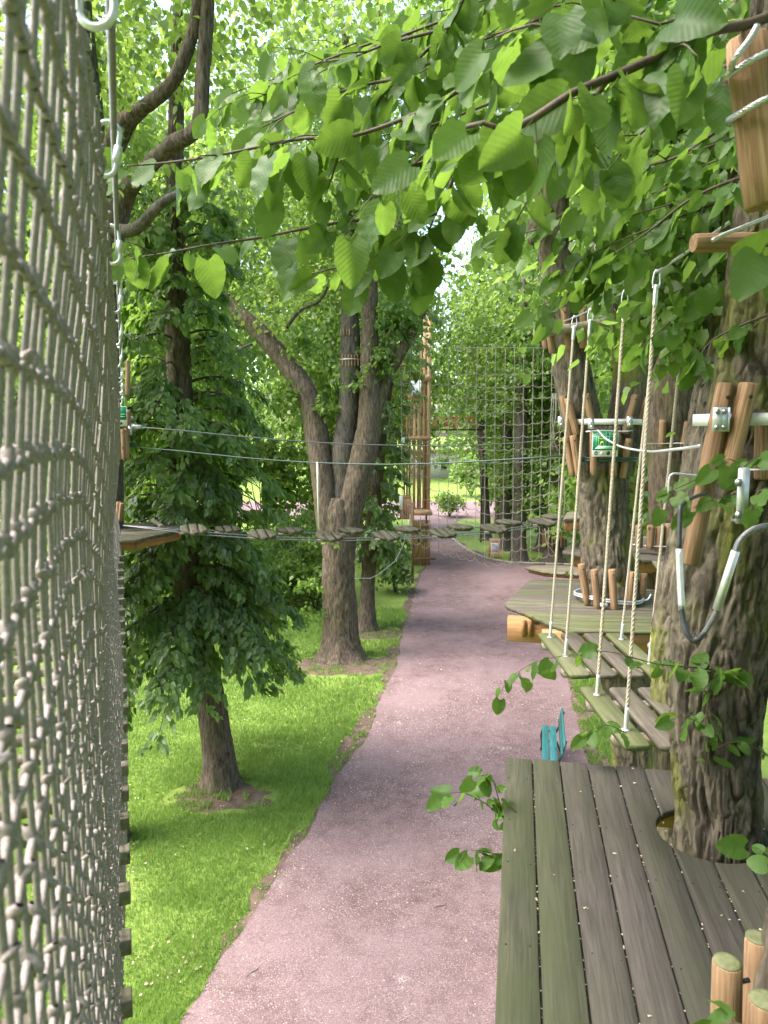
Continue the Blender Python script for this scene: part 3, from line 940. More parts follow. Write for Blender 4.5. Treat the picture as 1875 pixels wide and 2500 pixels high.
# --- the big linden with four stems in the middle of the view
def tree_forked():
    b = onz(830, 1618)
    Y = b.y + 0.45
    root = empty('linden_tree', (b.x, Y, 0), 'big linden forking into four stems beside the gravel path', 'tree')
    tr = [(b.x, Y, -0.05, 0.50), (b.x, Y, 0.9, 0.45)] + px_stem([(829, 1480, Y, .44), (826, 1380, Y, .42), (828, 1300, Y, .45), (830, 1255, Y, .44), (832, 1215, Y, .36)])
    link('trunk', bark_mesh('trunk', tr, 0.06, 70, 0.022, 0.07, 0.5, 0.55, 51, 0.04), M['bark'], root)
    limb(root, px_stem([(808, 1320, Y, .32), (794, 1210, Y, .31), (781, 1107, Y + .1, .31), (753, 971, Y + .2, .285), (694, 881, Y + .3, .25), (636, 813, Y + .3, .22), (568, 750, Y + .4, .17), (500, 690, Y + .5, .13), (430, 560, Y + .6, .09)]), M['bark'], 52, 'stem', 30, .07, .014)
    limb(root, px_stem([(832, 1290, Y, .30), (836, 1200, Y + .05, .27), (838, 1107, Y + .1, .30), (853, 971, Y + .2, .26), (855, 836, Y + .2, .245), (852, 700, Y + .2, .20), (850, 480, Y + .2, .16), (846, 300, Y + .2, .12), (842, 60, Y + .2, .07)]), M['bark_dark'], 53, 'stem', 30, .07, .014)
    limb(root, px_stem([(846, 1310, Y - .1, .31), (865, 1200, Y - .1, .34), (888, 1107, Y - .1, .33), (903, 1016, Y - .1, .29), (902, 836, Y - .1, .215), (904, 700, Y - .1, .18), (906, 500, Y, .15), (915, 250, Y, .10), (930, 0, Y, .06)]), M['bark'], 54, 'stem', 30, .07, .014)
    limb(root, px_stem([(898, 1050, Y - .1, .17), (922, 990, Y - .1, .16), (943, 926, Y, .15), (979, 858, Y, .14), (1020, 781, Y, .12), (1045, 720, Y, .10), (1080, 600, Y, .07)]), M['bark'], 55, 'stem', 20, .08, .01)
    limb(root, px_stem([(700, 800, Y + .4, .05), (730, 760, Y + .5, .05), (780, 735, Y + .5, .04), (800, 700, Y + .5, .03)]), M['bark_dark'], 56)
    limb(root, px_stem([(640, 830, Y + .3, .04), (570, 860, Y + .3, .03), (530, 905, Y + .3, .015)]), M['bark_dark'], 57)
    m = mpp(Y)
    bl = px_blobs([(760, 620, Y, 2.2, 2, 1.2), (900, 560, Y, 2.4, 2, 1.3), (640, 720, Y + .5, 1.4, 1.4, .9), (1000, 680, Y, 1.3, 1.4, .9), (780, 420, Y, 3.2, 2.6, 1.6), (600, 480, Y, 2.4, 2.2, 1.4),
                   (980, 420, Y, 2.6, 2.4, 1.6), (700, 220, Y, 3.2, 2.8, 1.8), (950, 200, Y, 3.0, 2.8, 1.8), (820, 40, Y, 3.6, 3, 1.6)])
    crown('crown', bl, 900, 20, 0.125, M['leaf_far'], root, 303, LEAF2, 0.42, 0.3, 2.2)
    bl = px_blobs([(690, 960, Y + .2, .5, .5, .4), (790, 1000, Y - .1, .22, .3, .3), (730, 830, Y, .5, .5, .4), (930, 870, Y, .6, .6, .5), (960, 780, Y, .7, .7, .6), (880, 930, Y, .3, .3, .3), (760, 1480 - 60, Y - .4, .3, .3, .2), (800, 1330, Y - .5, .12, .12, .1), (725, 1510, Y - .3, .5, .4, .25)])
    crown('crown', bl, 150, 18, 0.11, M['leaf_mid'], root, 304, LEAF4, 0.22, 0.5)
    return Y
YM = tree_forked()

def tree_behind():
    b = onz(896, 1542)
    Y = b.y + 0.25
    root = empty('linden_tree', (b.x, Y, 0), 'slender linden behind the four-stemmed one, clothed in hanging leaves', 'tree')
    tr = [(b.x, Y, -.05, .26), (b.x, Y, .8, .23)] + px_stem([(900, 1400, Y, .21), (915, 1200, Y, .21), (930, 1050, Y, .19), (950, 900, Y, .16), (965, 700, Y, .12), (975, 500, Y, .08)])
    link('trunk', bark_mesh('trunk', tr, 0.09, 28, 0.012, 0.05, 0.3, 0.4, 61), M['bark'], root)
    zz = [q[2] for q in tr]; xx = [q[0] for q in tr]
    axis = lambda z: (np.interp(z, zz, xx), Y, z)
    kp = lambda P: pixcull(P, [(1000, 985, 1060, 1430), (974, 1205, 1060, 1275)])
    drooping_crown('crown', root, axis, [(2.0, 3.2, .8, 1.4, .5, 170, 14), (3.2, 6.0, .7, 1.3, .45, 160, 22), (6.0, 9.5, .9, 1.7, .35, 160, 22)], .13, M['leaf_dark'], 305, kp)
tree_behind()

# --- the linden that carries the far end of the net bridge
NETDIR = Vector((math.sin(math.radians(-20.1)), math.cos(math.radians(-20.1)), 0))
NETLAT = Vector((NETDIR.y, -NETDIR.x, 0))
def tree_netend():
    c = at(262, 1290, 9.95)
    Y = c.y
    root = empty('linden_tree', (c.x, Y, 0), 'linden with bent high limbs at the far end of the net bridge', 'tree')
    tr = [(c.x - .24, Y, -.05, .28), (c.x - .22, Y, 2, .25), (c.x - .05, Y, 4.2, .24), (c.x + .02, Y, 6.5, .22), (c.x, Y, 9, .22), (c.x - .1, Y, 12, .15), (c.x - .2, Y, 15, .08)]
    link('trunk', bark_mesh('trunk', tr, 0.09, 36, 0.014, 0.05, 0.3, 0.3, 71), M['bark_dark'], root)
    limb(root, px_stem([(270, 600, Y, .15), (300, 480, Y, .14), (340, 430, Y - .2, .10), (415, 358, Y - .4, .095), (470, 325, Y - .5, .092), (489, 290, Y - .5, .09), (494, 200, Y - .5, .085), (503, 60, Y - .5, .082), (506, -60, Y - .5, .08), (500, -300, Y - .5, .06)]), M['bark'], 72, 'limb', 22, .07, .012)
    limb(root, px_stem([(262, 400, Y, .13), (300, 310, Y - .2, .13), (340, 272, Y - .3, .09), (400, 225, Y - .4, .085), (440, 165, Y - .5, .08), (475, 60, Y - .5, .075), (492, -60, Y - .5, .07), (520, -300, Y - .5, .05)]), M['bark'], 73, 'limb', 22, .07, .012)
    limb(root, px_stem([(262, 560, Y, .10), (330, 560, Y - .4, .08), (390, 500, Y - .6, .06), (440, 470, Y - .6, .04)]), M['bark_dark'], 74)
    bl = px_blobs([(120, 150, Y, 1.6, 1.6, 1.2), (330, 60, Y + 2, 1.0, 1.2, .8), (150, 400, Y, 1.4, 1.4, 1.2), (100, 700, Y, 1.3, 1.3, 1.2), (330, 230, Y + 1.5, .8, 1.0, .8), (230, -150, Y, 3, 3, 1.8), (600, -200, Y, 2.6, 2.6, 1.4), (70, 950, Y + .5, 1.2, 1.2, 1.0)])
    crown('crown', bl, 420, 22, 0.10, M['leaf_far'], root, 306, LEAF4, 0.32, 0.35, 2.6, lambda P: pixcull(P, [(385, 60, 500, 330)]) | (P[:, 1] > Y + .6))
tree_netend()

# --- the linden that carries the octagonal deck
def tree_deck():
    Y = 7.35
    root = empty('linden_tree', (at(1550, 1870, Y).x, Y, 0), 'mossy forked linden growing through the angular plank deck', 'tree')
    tr = to_ground(px_stem([(1552, 1880, Y + .1, .24), (1535, 1680, Y + .05, .26), (1505, 1500, Y, .285), (1487, 1400, Y, .255), (1474, 1250, Y, .225), (1470, 1140, Y, .24), (1470, 1085, Y, .25), (1472, 1040, Y, .20)]), .25, .1, 1.25)
    link('trunk', bark_mesh('trunk', tr, 0.03, 90, 0.024, 0.045, 0.18, 0.3, 81, 0.05), M['bark_near'], root)
    limb(root, px_stem([(1452, 1150, Y, .20), (1428, 1060, Y, .195), (1405, 960, Y, .185), (1385, 830, Y, .175), (1362, 650, Y, .165), (1345, 450, Y, .16), (1338, 250, Y, .15), (1335, 60, Y, .14), (1330, -200, Y, .12), (1320, -600, Y, .08)]), M['bark_near'], 82, 'stem', 44, .04, .013)
    limb(root, px_stem([(1495, 1150, Y + .1, .20), (1522, 1060, Y + .1, .19), (1540, 950, Y + .15, .18), (1532, 800, Y + .2, .17), (1510, 600, Y + .3, .15), (1480, 350, Y + .4, .14), (1462, 200, Y + .4, .13), (1458, -50, Y + .5, .11), (1450, -500, Y + .5, .07)]), M['bark_near'], 83, 'stem', 40, .045, .013)
    limb(root, px_stem([(1548, 930, Y + .15, .12), (1590, 840, Y + .1, .11), (1640, 740, Y, .10), (1660, 640, Y, .08)]), M['bark_near'], 84, 'limb', 22, .05, .009)
    limb(root, px_stem([(1350, 500, Y, .09), (1310, 560, Y - .2, .085), (1302, 600, Y - .25, .06)]), M['bark'], 85, 'limb', 16, .05, .009)
    bl = px_blobs([(1260, 250, Y - 1.0, .9, .9, .8), (1420, 120, Y - .5, 1.2, 1.2, .8), (1500, 330, Y - 1, 1.0, 1.0, .7), (1650, 250, Y - .4, 1.1, 1.0, .9), (1250, -100, Y, 1.8, 1.6, 1.0), (1600, -100, Y, 1.8, 1.6, 1.0), (1200, 600, Y + 1, .6, .7, .35), (1260, 700, Y + 1.2, .5, .6, .3), (1450, 620, Y - .6, .8, .7, .5), (1150, 120, Y, 1.1, 1.2, .8)])
    crown('crown', bl, 330, 20, 0.085, M['leaf_mid'], root, 307, LEAF4, 0.22, 0.4, 2.6, lambda P: pixcull(P, [(1300, 230, 1400, 640)]))
tree_deck()

def tree_third():
    Y = 10.6
    c = at(1640, 1340, Y)
    root = empty('linden_tree', (c.x, Y, 0), 'thick brown linden standing behind the one with the angular deck', 'tree')
    tr = to_ground(px_stem([(1640, 1360, Y, .33), (1637, 1250, Y, .29), (1632, 1120, Y, .29), (1628, 1000, Y, .33), (1624, 850, Y, .30), (1618, 650, Y, .26), (1618, 400, Y, .24), (1616, 150, Y, .22), (1612, -150, Y, .18), (1610, -500, Y, .1)]), .05, 0, 1.3)
    link('trunk', bark_mesh('trunk', tr, 0.06, 48, 0.016, 0.05, 0.4, 0.3, 91, 0.05), M['bark'], root)
    limb(root, px_stem([(1660, 1080, Y, .17), (1692, 960, Y, .15), (1725, 820, Y, .13), (1755, 650, Y, .1)]), M['bark'], 92, 'limb', 20, .08, .01)
    bl = px_blobs([(1700, 150, Y, 2, 2, 1.4), (1850, 400, Y, 1.6, 1.6, 1.2), (1500, 0, Y, 2, 2, 1.3), (1780, 700, Y + .5, 1.2, 1.3, 1.0), (1560, 520, Y + 1, 1.2, 1.2, .9), (1840, 1000, Y + 3, 1.2, 1.2, 1.6), (1760, 1150, Y + 4, 1.0, 1.2, 1.6)])
    crown('crown', bl, 480, 22, 0.10, M['leaf_mid'], root, 308, LEAF4, 0.3, 0.35)
tree_third()

# --- two stems hard by the near deck
YA = 2.88
def tree_near():
    root = empty('linden_tree', (at(1746, 2085, YA).x, YA, 0), 'near linden with mossy furrowed bark growing through the plank deck', 'tree')
    st = px_stem([(1746, 2085, YA, .158), (1745, 1900, YA, .155), (1746, 1750, YA, .160), (1760, 1600, YA, .175), (1788, 1420, YA, .20), (1812, 1300, YA, .215), (1850, 1080, YA, .20), (1878, 880, YA, .185), (1905, 650, YA, .18), (1930, 400, YA, .17), (1955, 0, YA, .16), (1975, -600, YA, .14)])
    tr = to_ground(st, 0.0, 0.0, 1.3)
    link('trunk', bark_mesh('trunk', tr, 0.012, 190, 0.019, 0.042, 0.16, 0.25, 101, 0.06), M['bark_near'], root)
    # burr with a round healed scar
    b = at(1800, 1400, YA - .17)
    mb = MB()
    Mx = M_along(b + Vector((.02, .10, 0)), b + Vector((-.03, -.06, .0)))
    mb.lathe([(0.001, -.02), (.11, -.02), (.105, .03), (.085, .075), (.055, .10), (.03, .105), (.001, .10)], 28, Mx, False)
    mb.build('burr', M['bark_near'], root, None, True)
    bl = [((1.8, 3.0, 10.4), (2.2, 2.2, 1.2)), ((3.0, 4.4, 10.9), (2.0, 1.6, 1.2)), ((1.6, 0.6, 9.8), (2.2, 2.0, 1.0)), ((3.2, 1.6, 9.4), (1.8, 2.0, 1.2)), ((2.6, -1.4, 9.6), (2.2, 2.2, 1.2)), ((-.6, 1.8, 11.2), (2.2, 2.2, 1.0))]
    crown('crown', bl, 520, 20, 0.11, M['leaf_mid'], root, 310, LEAF4, 0.32, 0.35, 2.2)  # overhead canopy out of view, spread to shade the deck
    return root
NEAR = tree_near()
def tree_beside():
    Y = 4.55
    c = at(1648, 1870, Y)
    root = empty('linden_tree', (c.x, Y, 0), 'mossy slim linden stem just past the far edge of the plank deck', 'tree')
    tr = to_ground(px_stem([(1650, 1880, Y, .135), (1644, 1720, Y, .13), (1652, 1550, Y, .14), (1690, 1350, Y, .15), (1735, 1100, Y, .15), (1775, 850, Y, .14), (1810, 500, Y, .13), (1840, 0, Y, .11)]), .05, 0, 1.4)
    link('trunk', bark_mesh('trunk', tr, 0.025, 80, 0.016, 0.038, 0.15, 0.3, 111, 0.06), M['bark_near'], root)
    bl = px_blobs([(1640, 480, Y + .2, .55, .5, .45), (1760, 620, Y, .5, .5, .45), (1550, 350, Y + .3, .5, .5, .35), (1480, 560, Y + .3, .5, .5, .35), (1700, 330, Y, .6, .6, .4), (1830, 780, Y, .35, .4, .3), (1620, 700, Y + .2, .6, .5, .35), (1700, 830, Y + .4, .45, .5, .28), (1790, 150, Y, .6, .6, .5), (1600, 150, Y, .6, .6, .4), (1560, 780, Y + .6, .35, .4, .2), (1350, 420, Y + .4, .35, .4, .25)])
    crown('crown', bl, 260, 15, 0.088, M['leaf_mid'], root, 309, LEAF4, 0.16, 0.5, 2.2, lambda P: pixcull(P, [(1300, 260, 1400, 640)]))
tree_beside()
def tree_corner():
    Y = 1.62
    root = empty('linden_tree', (1.14, Y, 0), 'linden trunk rising out of view behind the short logs', 'tree')
    tr = [(1.10, Y, -.05, .19), (1.09, Y, 2.5, .16), (1.085, Y, 4.3, .155), (1.12, Y, 4.9, .14), (1.17, Y, 5.6, .14), (1.20, Y, 6.5, .14), (1.24, Y, 9, .13), (1.3, Y, 13, .08)]
    link('trunk', bark_mesh('trunk', tr, 0.03, 80, 0.011, 0.03, 0.15, 0.25, 121), M['bark_near'], root)
tree_corner()

# --- trees further off: a few shared crowns, each tree a thing of its own
def proto_crown(name, seed, n, per, leaf, blobs, mat, spread):
    P, T, Nn, r = crown_points(blobs, n, per, spread, seed, 2.4, 0.35)
    size = leaf * (0.65 + 0.7 * r.random(len(P)))
    o = leaf_cloud(name, P, T, Nn, size, LEAF2, mat, None)
    me = o.data
    bpy.data.objects.remove(o)
    return me
def blobset(seed, R, z0, z1, k):
    r = random.Random(seed)
    out = []
    for i in range(k):
        t = (i + 0.5) / k
        z = z0 + (z1 - z0) * t
        w = R * (0.75 + 0.4 * math.sin(math.pi * min(1, t * 1.1)))
        a = r.random() * 6.28
        q = w * 0.45 * r.random() ** 0.5
        out.append(((q * math.cos(a), q * math.sin(a), z), (w * (.55 + .3 * r.random()), w * (.55 + .3 * r.random()), w * (.28 + .15 * r.random()))))
    return out
FAR = [proto_crown('crown', 501, 900, 18, 0.22, blobset(1, 4.2, 4.0, 15.5, 12), M['leaf_far'], 0.55),
       proto_crown('crown', 502, 900, 18, 0.22, blobset(2, 4.5, 3.2, 15.0, 12), M['leaf_mid'], 0.55),
       proto_crown('crown', 503, 900, 18, 0.22, blobset(3, 4.0, 5.0, 17.0, 12), M['leaf_bright'], 0.55)]
FARTRUNK = []
for i in range(3):
    r = random.Random(40 + i)
    pts = [(0, 0, -.1, .36), (0.05 * r.random(), 0, 1.5, .31), (.2 * (r.random() - .5), .1, 4.5, .27), (.5 * (r.random() - .5), .2, 9, .2), (.8 * (r.random() - .5), 0, 14, .07)]
    FARTRUNK.append(bark_mesh('trunk', pts, 0.25, 18, 0.02, 0.09, 0.5, 0.5, 130 + i))
FARLIMB = []
for i in range(3):
    r = random.Random(60 + i)
    FARLIMB.append([bark_mesh('limb', [(0, 0, 4 + 1.6 * k, .13), (1.3 * math.cos(a), 1.3 * math.sin(a), 5.4 + 1.6 * k, .09), (3 * math.cos(a + .3), 3 * math.sin(a + .3), 6.6 + 1.7 * k, .03)], 0.4, 8, .01, .1, .5, 0, 160 + i * 5 + k)
                    for k, a in enumerate([r.random() * 6.28 for _ in range(4)])])
def far_tree(x, y, v, s, rot, label, group=None, sz=1.25, tr=None, low=-1.0):
    root = empty('linden_tree', (x, y, 0), label, 'tree', group)
    Mx = Matrix.Translation((x, y, low)) @ Matrix.Rotation(rot, 4, 'Z') @ Matrix.Diagonal((s, s, s * sz, 1))
    link('crown', FAR[v], None, root, Mx)
    Mt = Matrix.Translation((x, y, 0)) @ Matrix.Rotation(rot, 4, 'Z') @ Matrix.Diagonal((s, s, s * sz, 1))
    link('trunk', FARTRUNK[v], M['bark'], root, Mt)
    for me in FARLIMB[v]:
        link('limb', me, M['bark_dark'], root, Mt)
    return root
LA = 'tall linden in the grove beyond the lawn, behind the dense dark one'
LB = 'tall linden in the grove past the wooden tower'
LC = 'linden in the row behind the big climbing net'
GA, GB, GC = 'lindens of the grove beyond the lawn', 'lindens past the tower', 'lindens behind the climbing net'
for (x, y, v, s, rot, lab, gp) in [
    (-8.5, 24, 0, 1.0, .3, LA, GA), (-12.5, 30, 2, 1.05, 1.3, LA, GA), (-17, 38, 1, 1.1, .9, LA, GA), (-9.5, 40, 2, 1.1, 2.9, LA, GA), (-14, 22, 1, 1.0, 4.1, LA, GA),
    (-4.5, 45, 2, 1.1, 5.0, LB, GB), (-.6, 42, 0, 1.0, .6, LB, GB), (-1.5, 33, 2, .9, 3.6, LB, GB),
    (8.2, 36, 0, 1.0, 1.8, LC, GC), (7.6, 46, 2, 1.0, 3.1, LC, GC), (11, 30, 1, 1.0, .2, LC, GC), (13, 40, 0, 1.1, 2.5, LC, GC), (14.5, 24, 2, 1.0, 5.5, LC, GC), (9.2, 22, 1, .95, 4.4, LC, GC), (18, 33, 2, 1.1, 1.1, LC, GC)]:
    far_tree(x, y, v, s, rot, lab, gp)

for (x, y, v, s, rot) in [(-7.5, -7, 0, 1.0, .5), (6.0, -4.5, 1, 1.0, 2.0), (-.5, -12, 2, 1.0, 3.3), (8.5, 6.5, 1, .95, 1.0)]:  # unseen trees added round the camera to shade the near deck
    far_tree(x, y, v, s, rot, 'linden added out of view to shade the near deck', 'lindens added out of view as shade for the near deck')

# trunks that show through the climbing net
def mid_tree(px, py, r, lab, hang, seed, mat=M['bark_dark'], lean=0.0):
    b = onz(px, py)
    root = empty('linden_tree', (b.x, b.y, 0), lab, 'tree')
    tr = [(b.x, b.y, -.05, r * 1.2), (b.x, b.y, 1.0, r), (b.x + lean * .4, b.y, 4, r * .9), (b.x + lean, b.y, 8, r * .7), (b.x + lean * 1.5, b.y, 13, r * .35)]
    link('trunk', bark_mesh('trunk', tr, 0.15, 26, 0.016, 0.07, 0.4, 0.5, seed), mat, root)
    bl = [((b.x + h[0], b.y + h[1], h[2]), (h[3], h[3], h[4])) for h in hang]
    crown('crown', bl, 240, 18, 0.17, M['leaf_mid'], root, seed + 1, LEAF2, 0.4, 0.5, 2.3, lambda P: pixcull(P, [(1010, 1150, 1150, 1420)]))
mid_tree(1265, 1372, .33, 'stout linden with flared roots by the kerb behind the climbing net', [(0.3, -.5, 3.2, 1.6, .8), (.6, 0, 4.6, 1.8, 1.0), (0, 0, 8, 2.4, 1.6), (.5, 0, 11, 3, 2)], 601)
mid_tree(1232, 1342, .3, 'dark upright linden trunk behind the folding sign board', [(0, 0, 5.4, 1.5, .9), (0, 0, 8.5, 2.2, 1.4), (0, 0, 12, 3, 2)], 603)
mid_tree(1186, 1318, .24, 'thin dark linden trunk at the far bend of the path', [(.4, 0, 4.5, 1.3, 1.0), (0, 0, 8, 2.0, 1.4), (0, 0, 12, 3, 2)], 605, lean=-.5)
mid_tree(1352, 1372, .40, 'linden ringed by upright logs on the low platform', [(.3, -.3, 3.3, 1.0, .8), (.8, 0, 5, 1.6, 1.1), (0, 0, 9, 2.2, 1.6)], 607, M['bark'])

# undergrowth: pale bushes behind the forked tree, dark shrub by the tower post
def bush(px, py, Y, w, h, lab, seed, mat, n=150, cull=None, leaf=.11):
    b = at(px, py, Y)
    root = empty('bush', (b.x, Y, 0), lab, 'bush')
    mb = MB()
    rr = random.Random(seed)
    for i in range(7):
        a = rr.random() * 6.28
        mb.tube([(b.x, Y, -.02), (b.x + .3 * w * math.cos(a), Y + .3 * w * math.sin(a), h * .5), (b.x + .6 * w * math.cos(a), Y + .6 * w * math.sin(a), h * .95)], [.03, .02, .006], 6)
    mb.build('stems', M['bark_dark'], root)
    bl = [((b.x + w * .5 * (rr.random() - .5), Y + w * .4 * (rr.random() - .5), h * (.35 + .4 * rr.random())), (w * .6, w * .6, h * .33)) for _ in range(5)]
    crown('foliage', bl, n, 20, leaf, mat, root, seed, LEAF4, .25, .45, 2.3, cull)
WIN = lambda P: pixcull(P, [(583, 1160, 642, 1246), (1000, 985, 1062, 1440), (974, 1205, 1062, 1275), (1062, 1150, 1135, 1330)])
bush(715, 1300, 26, 2.4, 4.0, 'pale leafy bush seen beyond the fork of the big linden', 701, M['leaf_bright'], 300, WIN)
bush(610, 1400, 23, 1.9, 2.0, 'pale low bush between the dark linden and the forked one', 702, M['leaf_bright'], 220, WIN)
bush(770, 1400, 24, 1.9, 2.6, 'pale bush close behind the trunk of the forked linden', 703, M['leaf_far'], 220, WIN)
bush(965, 1400, 26.5, 1.0, 2.0, 'dark green shrub at the foot of the tower post', 704, M['leaf_dark'], 150, WIN)
bush(420, 1380, 27, 3.2, 3.6, 'bush filling the gap behind the dense dark linden', 705, M['leaf_far'], 280, WIN)
bush(1330, 1425, 21.5, .45, .5, 'small green tuft beside the low platform', 706, M['leaf_mid'], 30, None, .08)
bush(880, 1300, 34, 2.6, 5.2, 'tall pale shrub closing the gap between the forked linden and the tower', 707, M['leaf_bright'], 260, WIN, .16)
bush(640, 1280, 40, 4.5, 7.0, 'high thicket far behind the forked linden', 708, M['leaf_far'], 380, WIN, .2)
bush(1330, 1320, 37, 2.6, 4.6, 'mid green thicket behind the stout linden by the kerb', 709, M['leaf_mid'], 300, WIN, .17)
bush(1235, 1320, 52, 3.6, 5.0, 'pale thicket behind the letters past the climbing net', 710, M['leaf_bright'], 260, WIN, .22)
bush(1097, 1262, 51, 1.5, 1.9, 'pale airy shrub beside the far bend of the path', 714, M['leaf_bright'], 70, None, .14)
bush(1150, 1240, 68, 4.0, 4.2, 'pale shrubbery on the far lawn behind the letters', 715, M['leaf_bright'], 160, None, .25)
bush(1480, 1320, 30, 3.0, 5.0, 'green thicket behind the thick brown linden', 711, M['leaf_mid'], 300, None, .15)
bush(1740, 1320, 17, 1.8, 5.2, 'light green thicket in the gap beside the leaning log', 712, M['leaf_far'], 360, None, .10)
bush(180, 1380, 30, 4.5, 4.5, 'pale thicket seen through the bridge netting', 713, M['leaf_bright'], 300, None, .17)

# the wood that closes the view
def far_wood():
    r = random.Random(9)
    bl = []
    for i in range(70):
        a = -0.75 + 1.5 * (i + r.random()) / 70
        d = 88 + 30 * r.random()
        x, y = d * math.sin(a), d * math.cos(a)
        bl.append(((x, y, 3 + 13 * r.random()), (5 + 3 * r.random(), 5, 3.5 + 3 * r.random())))
    P, T, Nn, q = crown_points(bl, 5200, 14, 1.1, 900, 2.2, .3)
    k = pixcull(P, [(1050, 1140, 1130, 1300), (555, 1150, 660, 1300)])
    o = leaf_cloud('far_wood', P[k], T[k], Nn[k], .55 * (.6 + .8 * q.random(k.sum())), LEAF2, M['leaf_bright'], None)
    tag(o, 'bright green wood that closes the view behind everything', 'wood', None, 'stuff')
far_wood()

# ------------------------------------------------------------------ building blocks of the rope course
def rope_tw(mb, p0, p1, r, pitch=None, strands=3, n=5, sag=0.0):
    """laid rope: strands wound round each other"""
    p0 = np.array(p0, dtype=float); p1 = np.array(p1, dtype=float)
    L = np.linalg.norm(p1 - p0)
    pitch = pitch or r * 7.5
    m = max(4, int(L / pitch * 8))
    t = np.linspace(0, 1, m + 1)
    C = p0 + (p1 - p0) * t[:, None]
    C[:, 2] -= sag * 4 * t * (1 - t)
    N1, N2 = frames(C)
    for s in range(strands):
        a = 2 * math.pi * (t * L / pitch + s / strands)
        Q = C + r * 0.5 * (np.cos(a)[:, None] * N1 + np.sin(a)[:, None] * N2)
        mb.tube(Q, r * 0.56, n, True)
def laid_curve(mb, pts, r, pitch, strands=6, n=4, step=None):
    C = resample(pts, step or pitch / 7)
    s = np.concatenate([[0], np.cumsum(np.linalg.norm(np.diff(C, axis=0), axis=1))])
    N1, N2 = frames(C)
    for k in range(strands):
        a = 2 * math.pi * (s / pitch + k / strands)
        mb.tube(C + r * 0.62 * (np.cos(a)[:, None] * N1 + np.sin(a)[:, None] * N2), r * 0.42, n, True)
def log(p0, p1, r, parent, name='log', mat=None, end=None):
    p0, p1 = Vector(p0), Vector(p1)
    L = (p1 - p0).length
    rr = random.Random(int(L * 9999 + p0.x * 777))
    prof = [(r * .86, 0), (r * .98, .006)]
    for k in range(1, 6):
        prof.append((r * (1 + .03 * (rr.random() - .5)), .006 + (L - .012) * k / 6))
    prof += [(r * .98, L - .006), (r * .86, L)]
    mb = MB(); mb.lathe(prof, 18)
    V = mb.v[0].reshape(len(prof), 18, 3)
    for col, i0, i1 in ((rr.randrange(18), 3, len(prof)), (rr.randrange(18), 0, 4)):      # drying cracks
        V[i0:i1, col, :2] *= .86
    mb.v[0] = V.reshape(-1, 3)
    o = mb.build(name, mat or M['log_wood'], parent, M_along(p0, p1, rr.random() * 6))
    for p in o.data.polygons:
        p.use_smooth = len(p.vertices) == 4
    if end is not None:
        m2 = MB(); m2.lathe([(r * .9, 0), (r * .9, .003), (r * .6, .005)], 18)
        m2.build('end_grain', end, o, M_along(p1 - (p1 - p0).normalized() * .002, p1 + (p1 - p0).normalized(), 0))
    return o
def plank(poly, th, Mx, mat, parent, ch=0.004, name='plank'):
    mb = MB(); mb.prism(poly, -th, 0, ch)
    return mb.build(name, mat, parent, Mx)
def rect(w, l):
    return [(-w / 2, 0), (w / 2, 0), (w / 2, l), (-w / 2, l)]
def ring_pts(c, r, z, a0=0, a1=2 * math.pi, n=28, ry=None):
    return [(c[0] + r * math.cos(a), c[1] + (ry or r) * math.sin(a), z) for a in np.linspace(a0, a1, n)]
def wire(name, pts, r, mat, label, cat='cable', group=None, n=6, step=.3):
    mb = MB(); mb.tube(resample(pts, step), r, n)
    o = mb.build(name, mat, None, None, True)
    return tag(o, label, cat, group)
def bolt(mb, p, d, r=.010, h=.010):
    Mx = M_along(p, Vector(p) + Vector(d))
    mb.lathe([(r * 1.35, 0), (r * 1.35, .003), (r, .004), (r, h * .8), (r * .75, h)], 6, Mx)

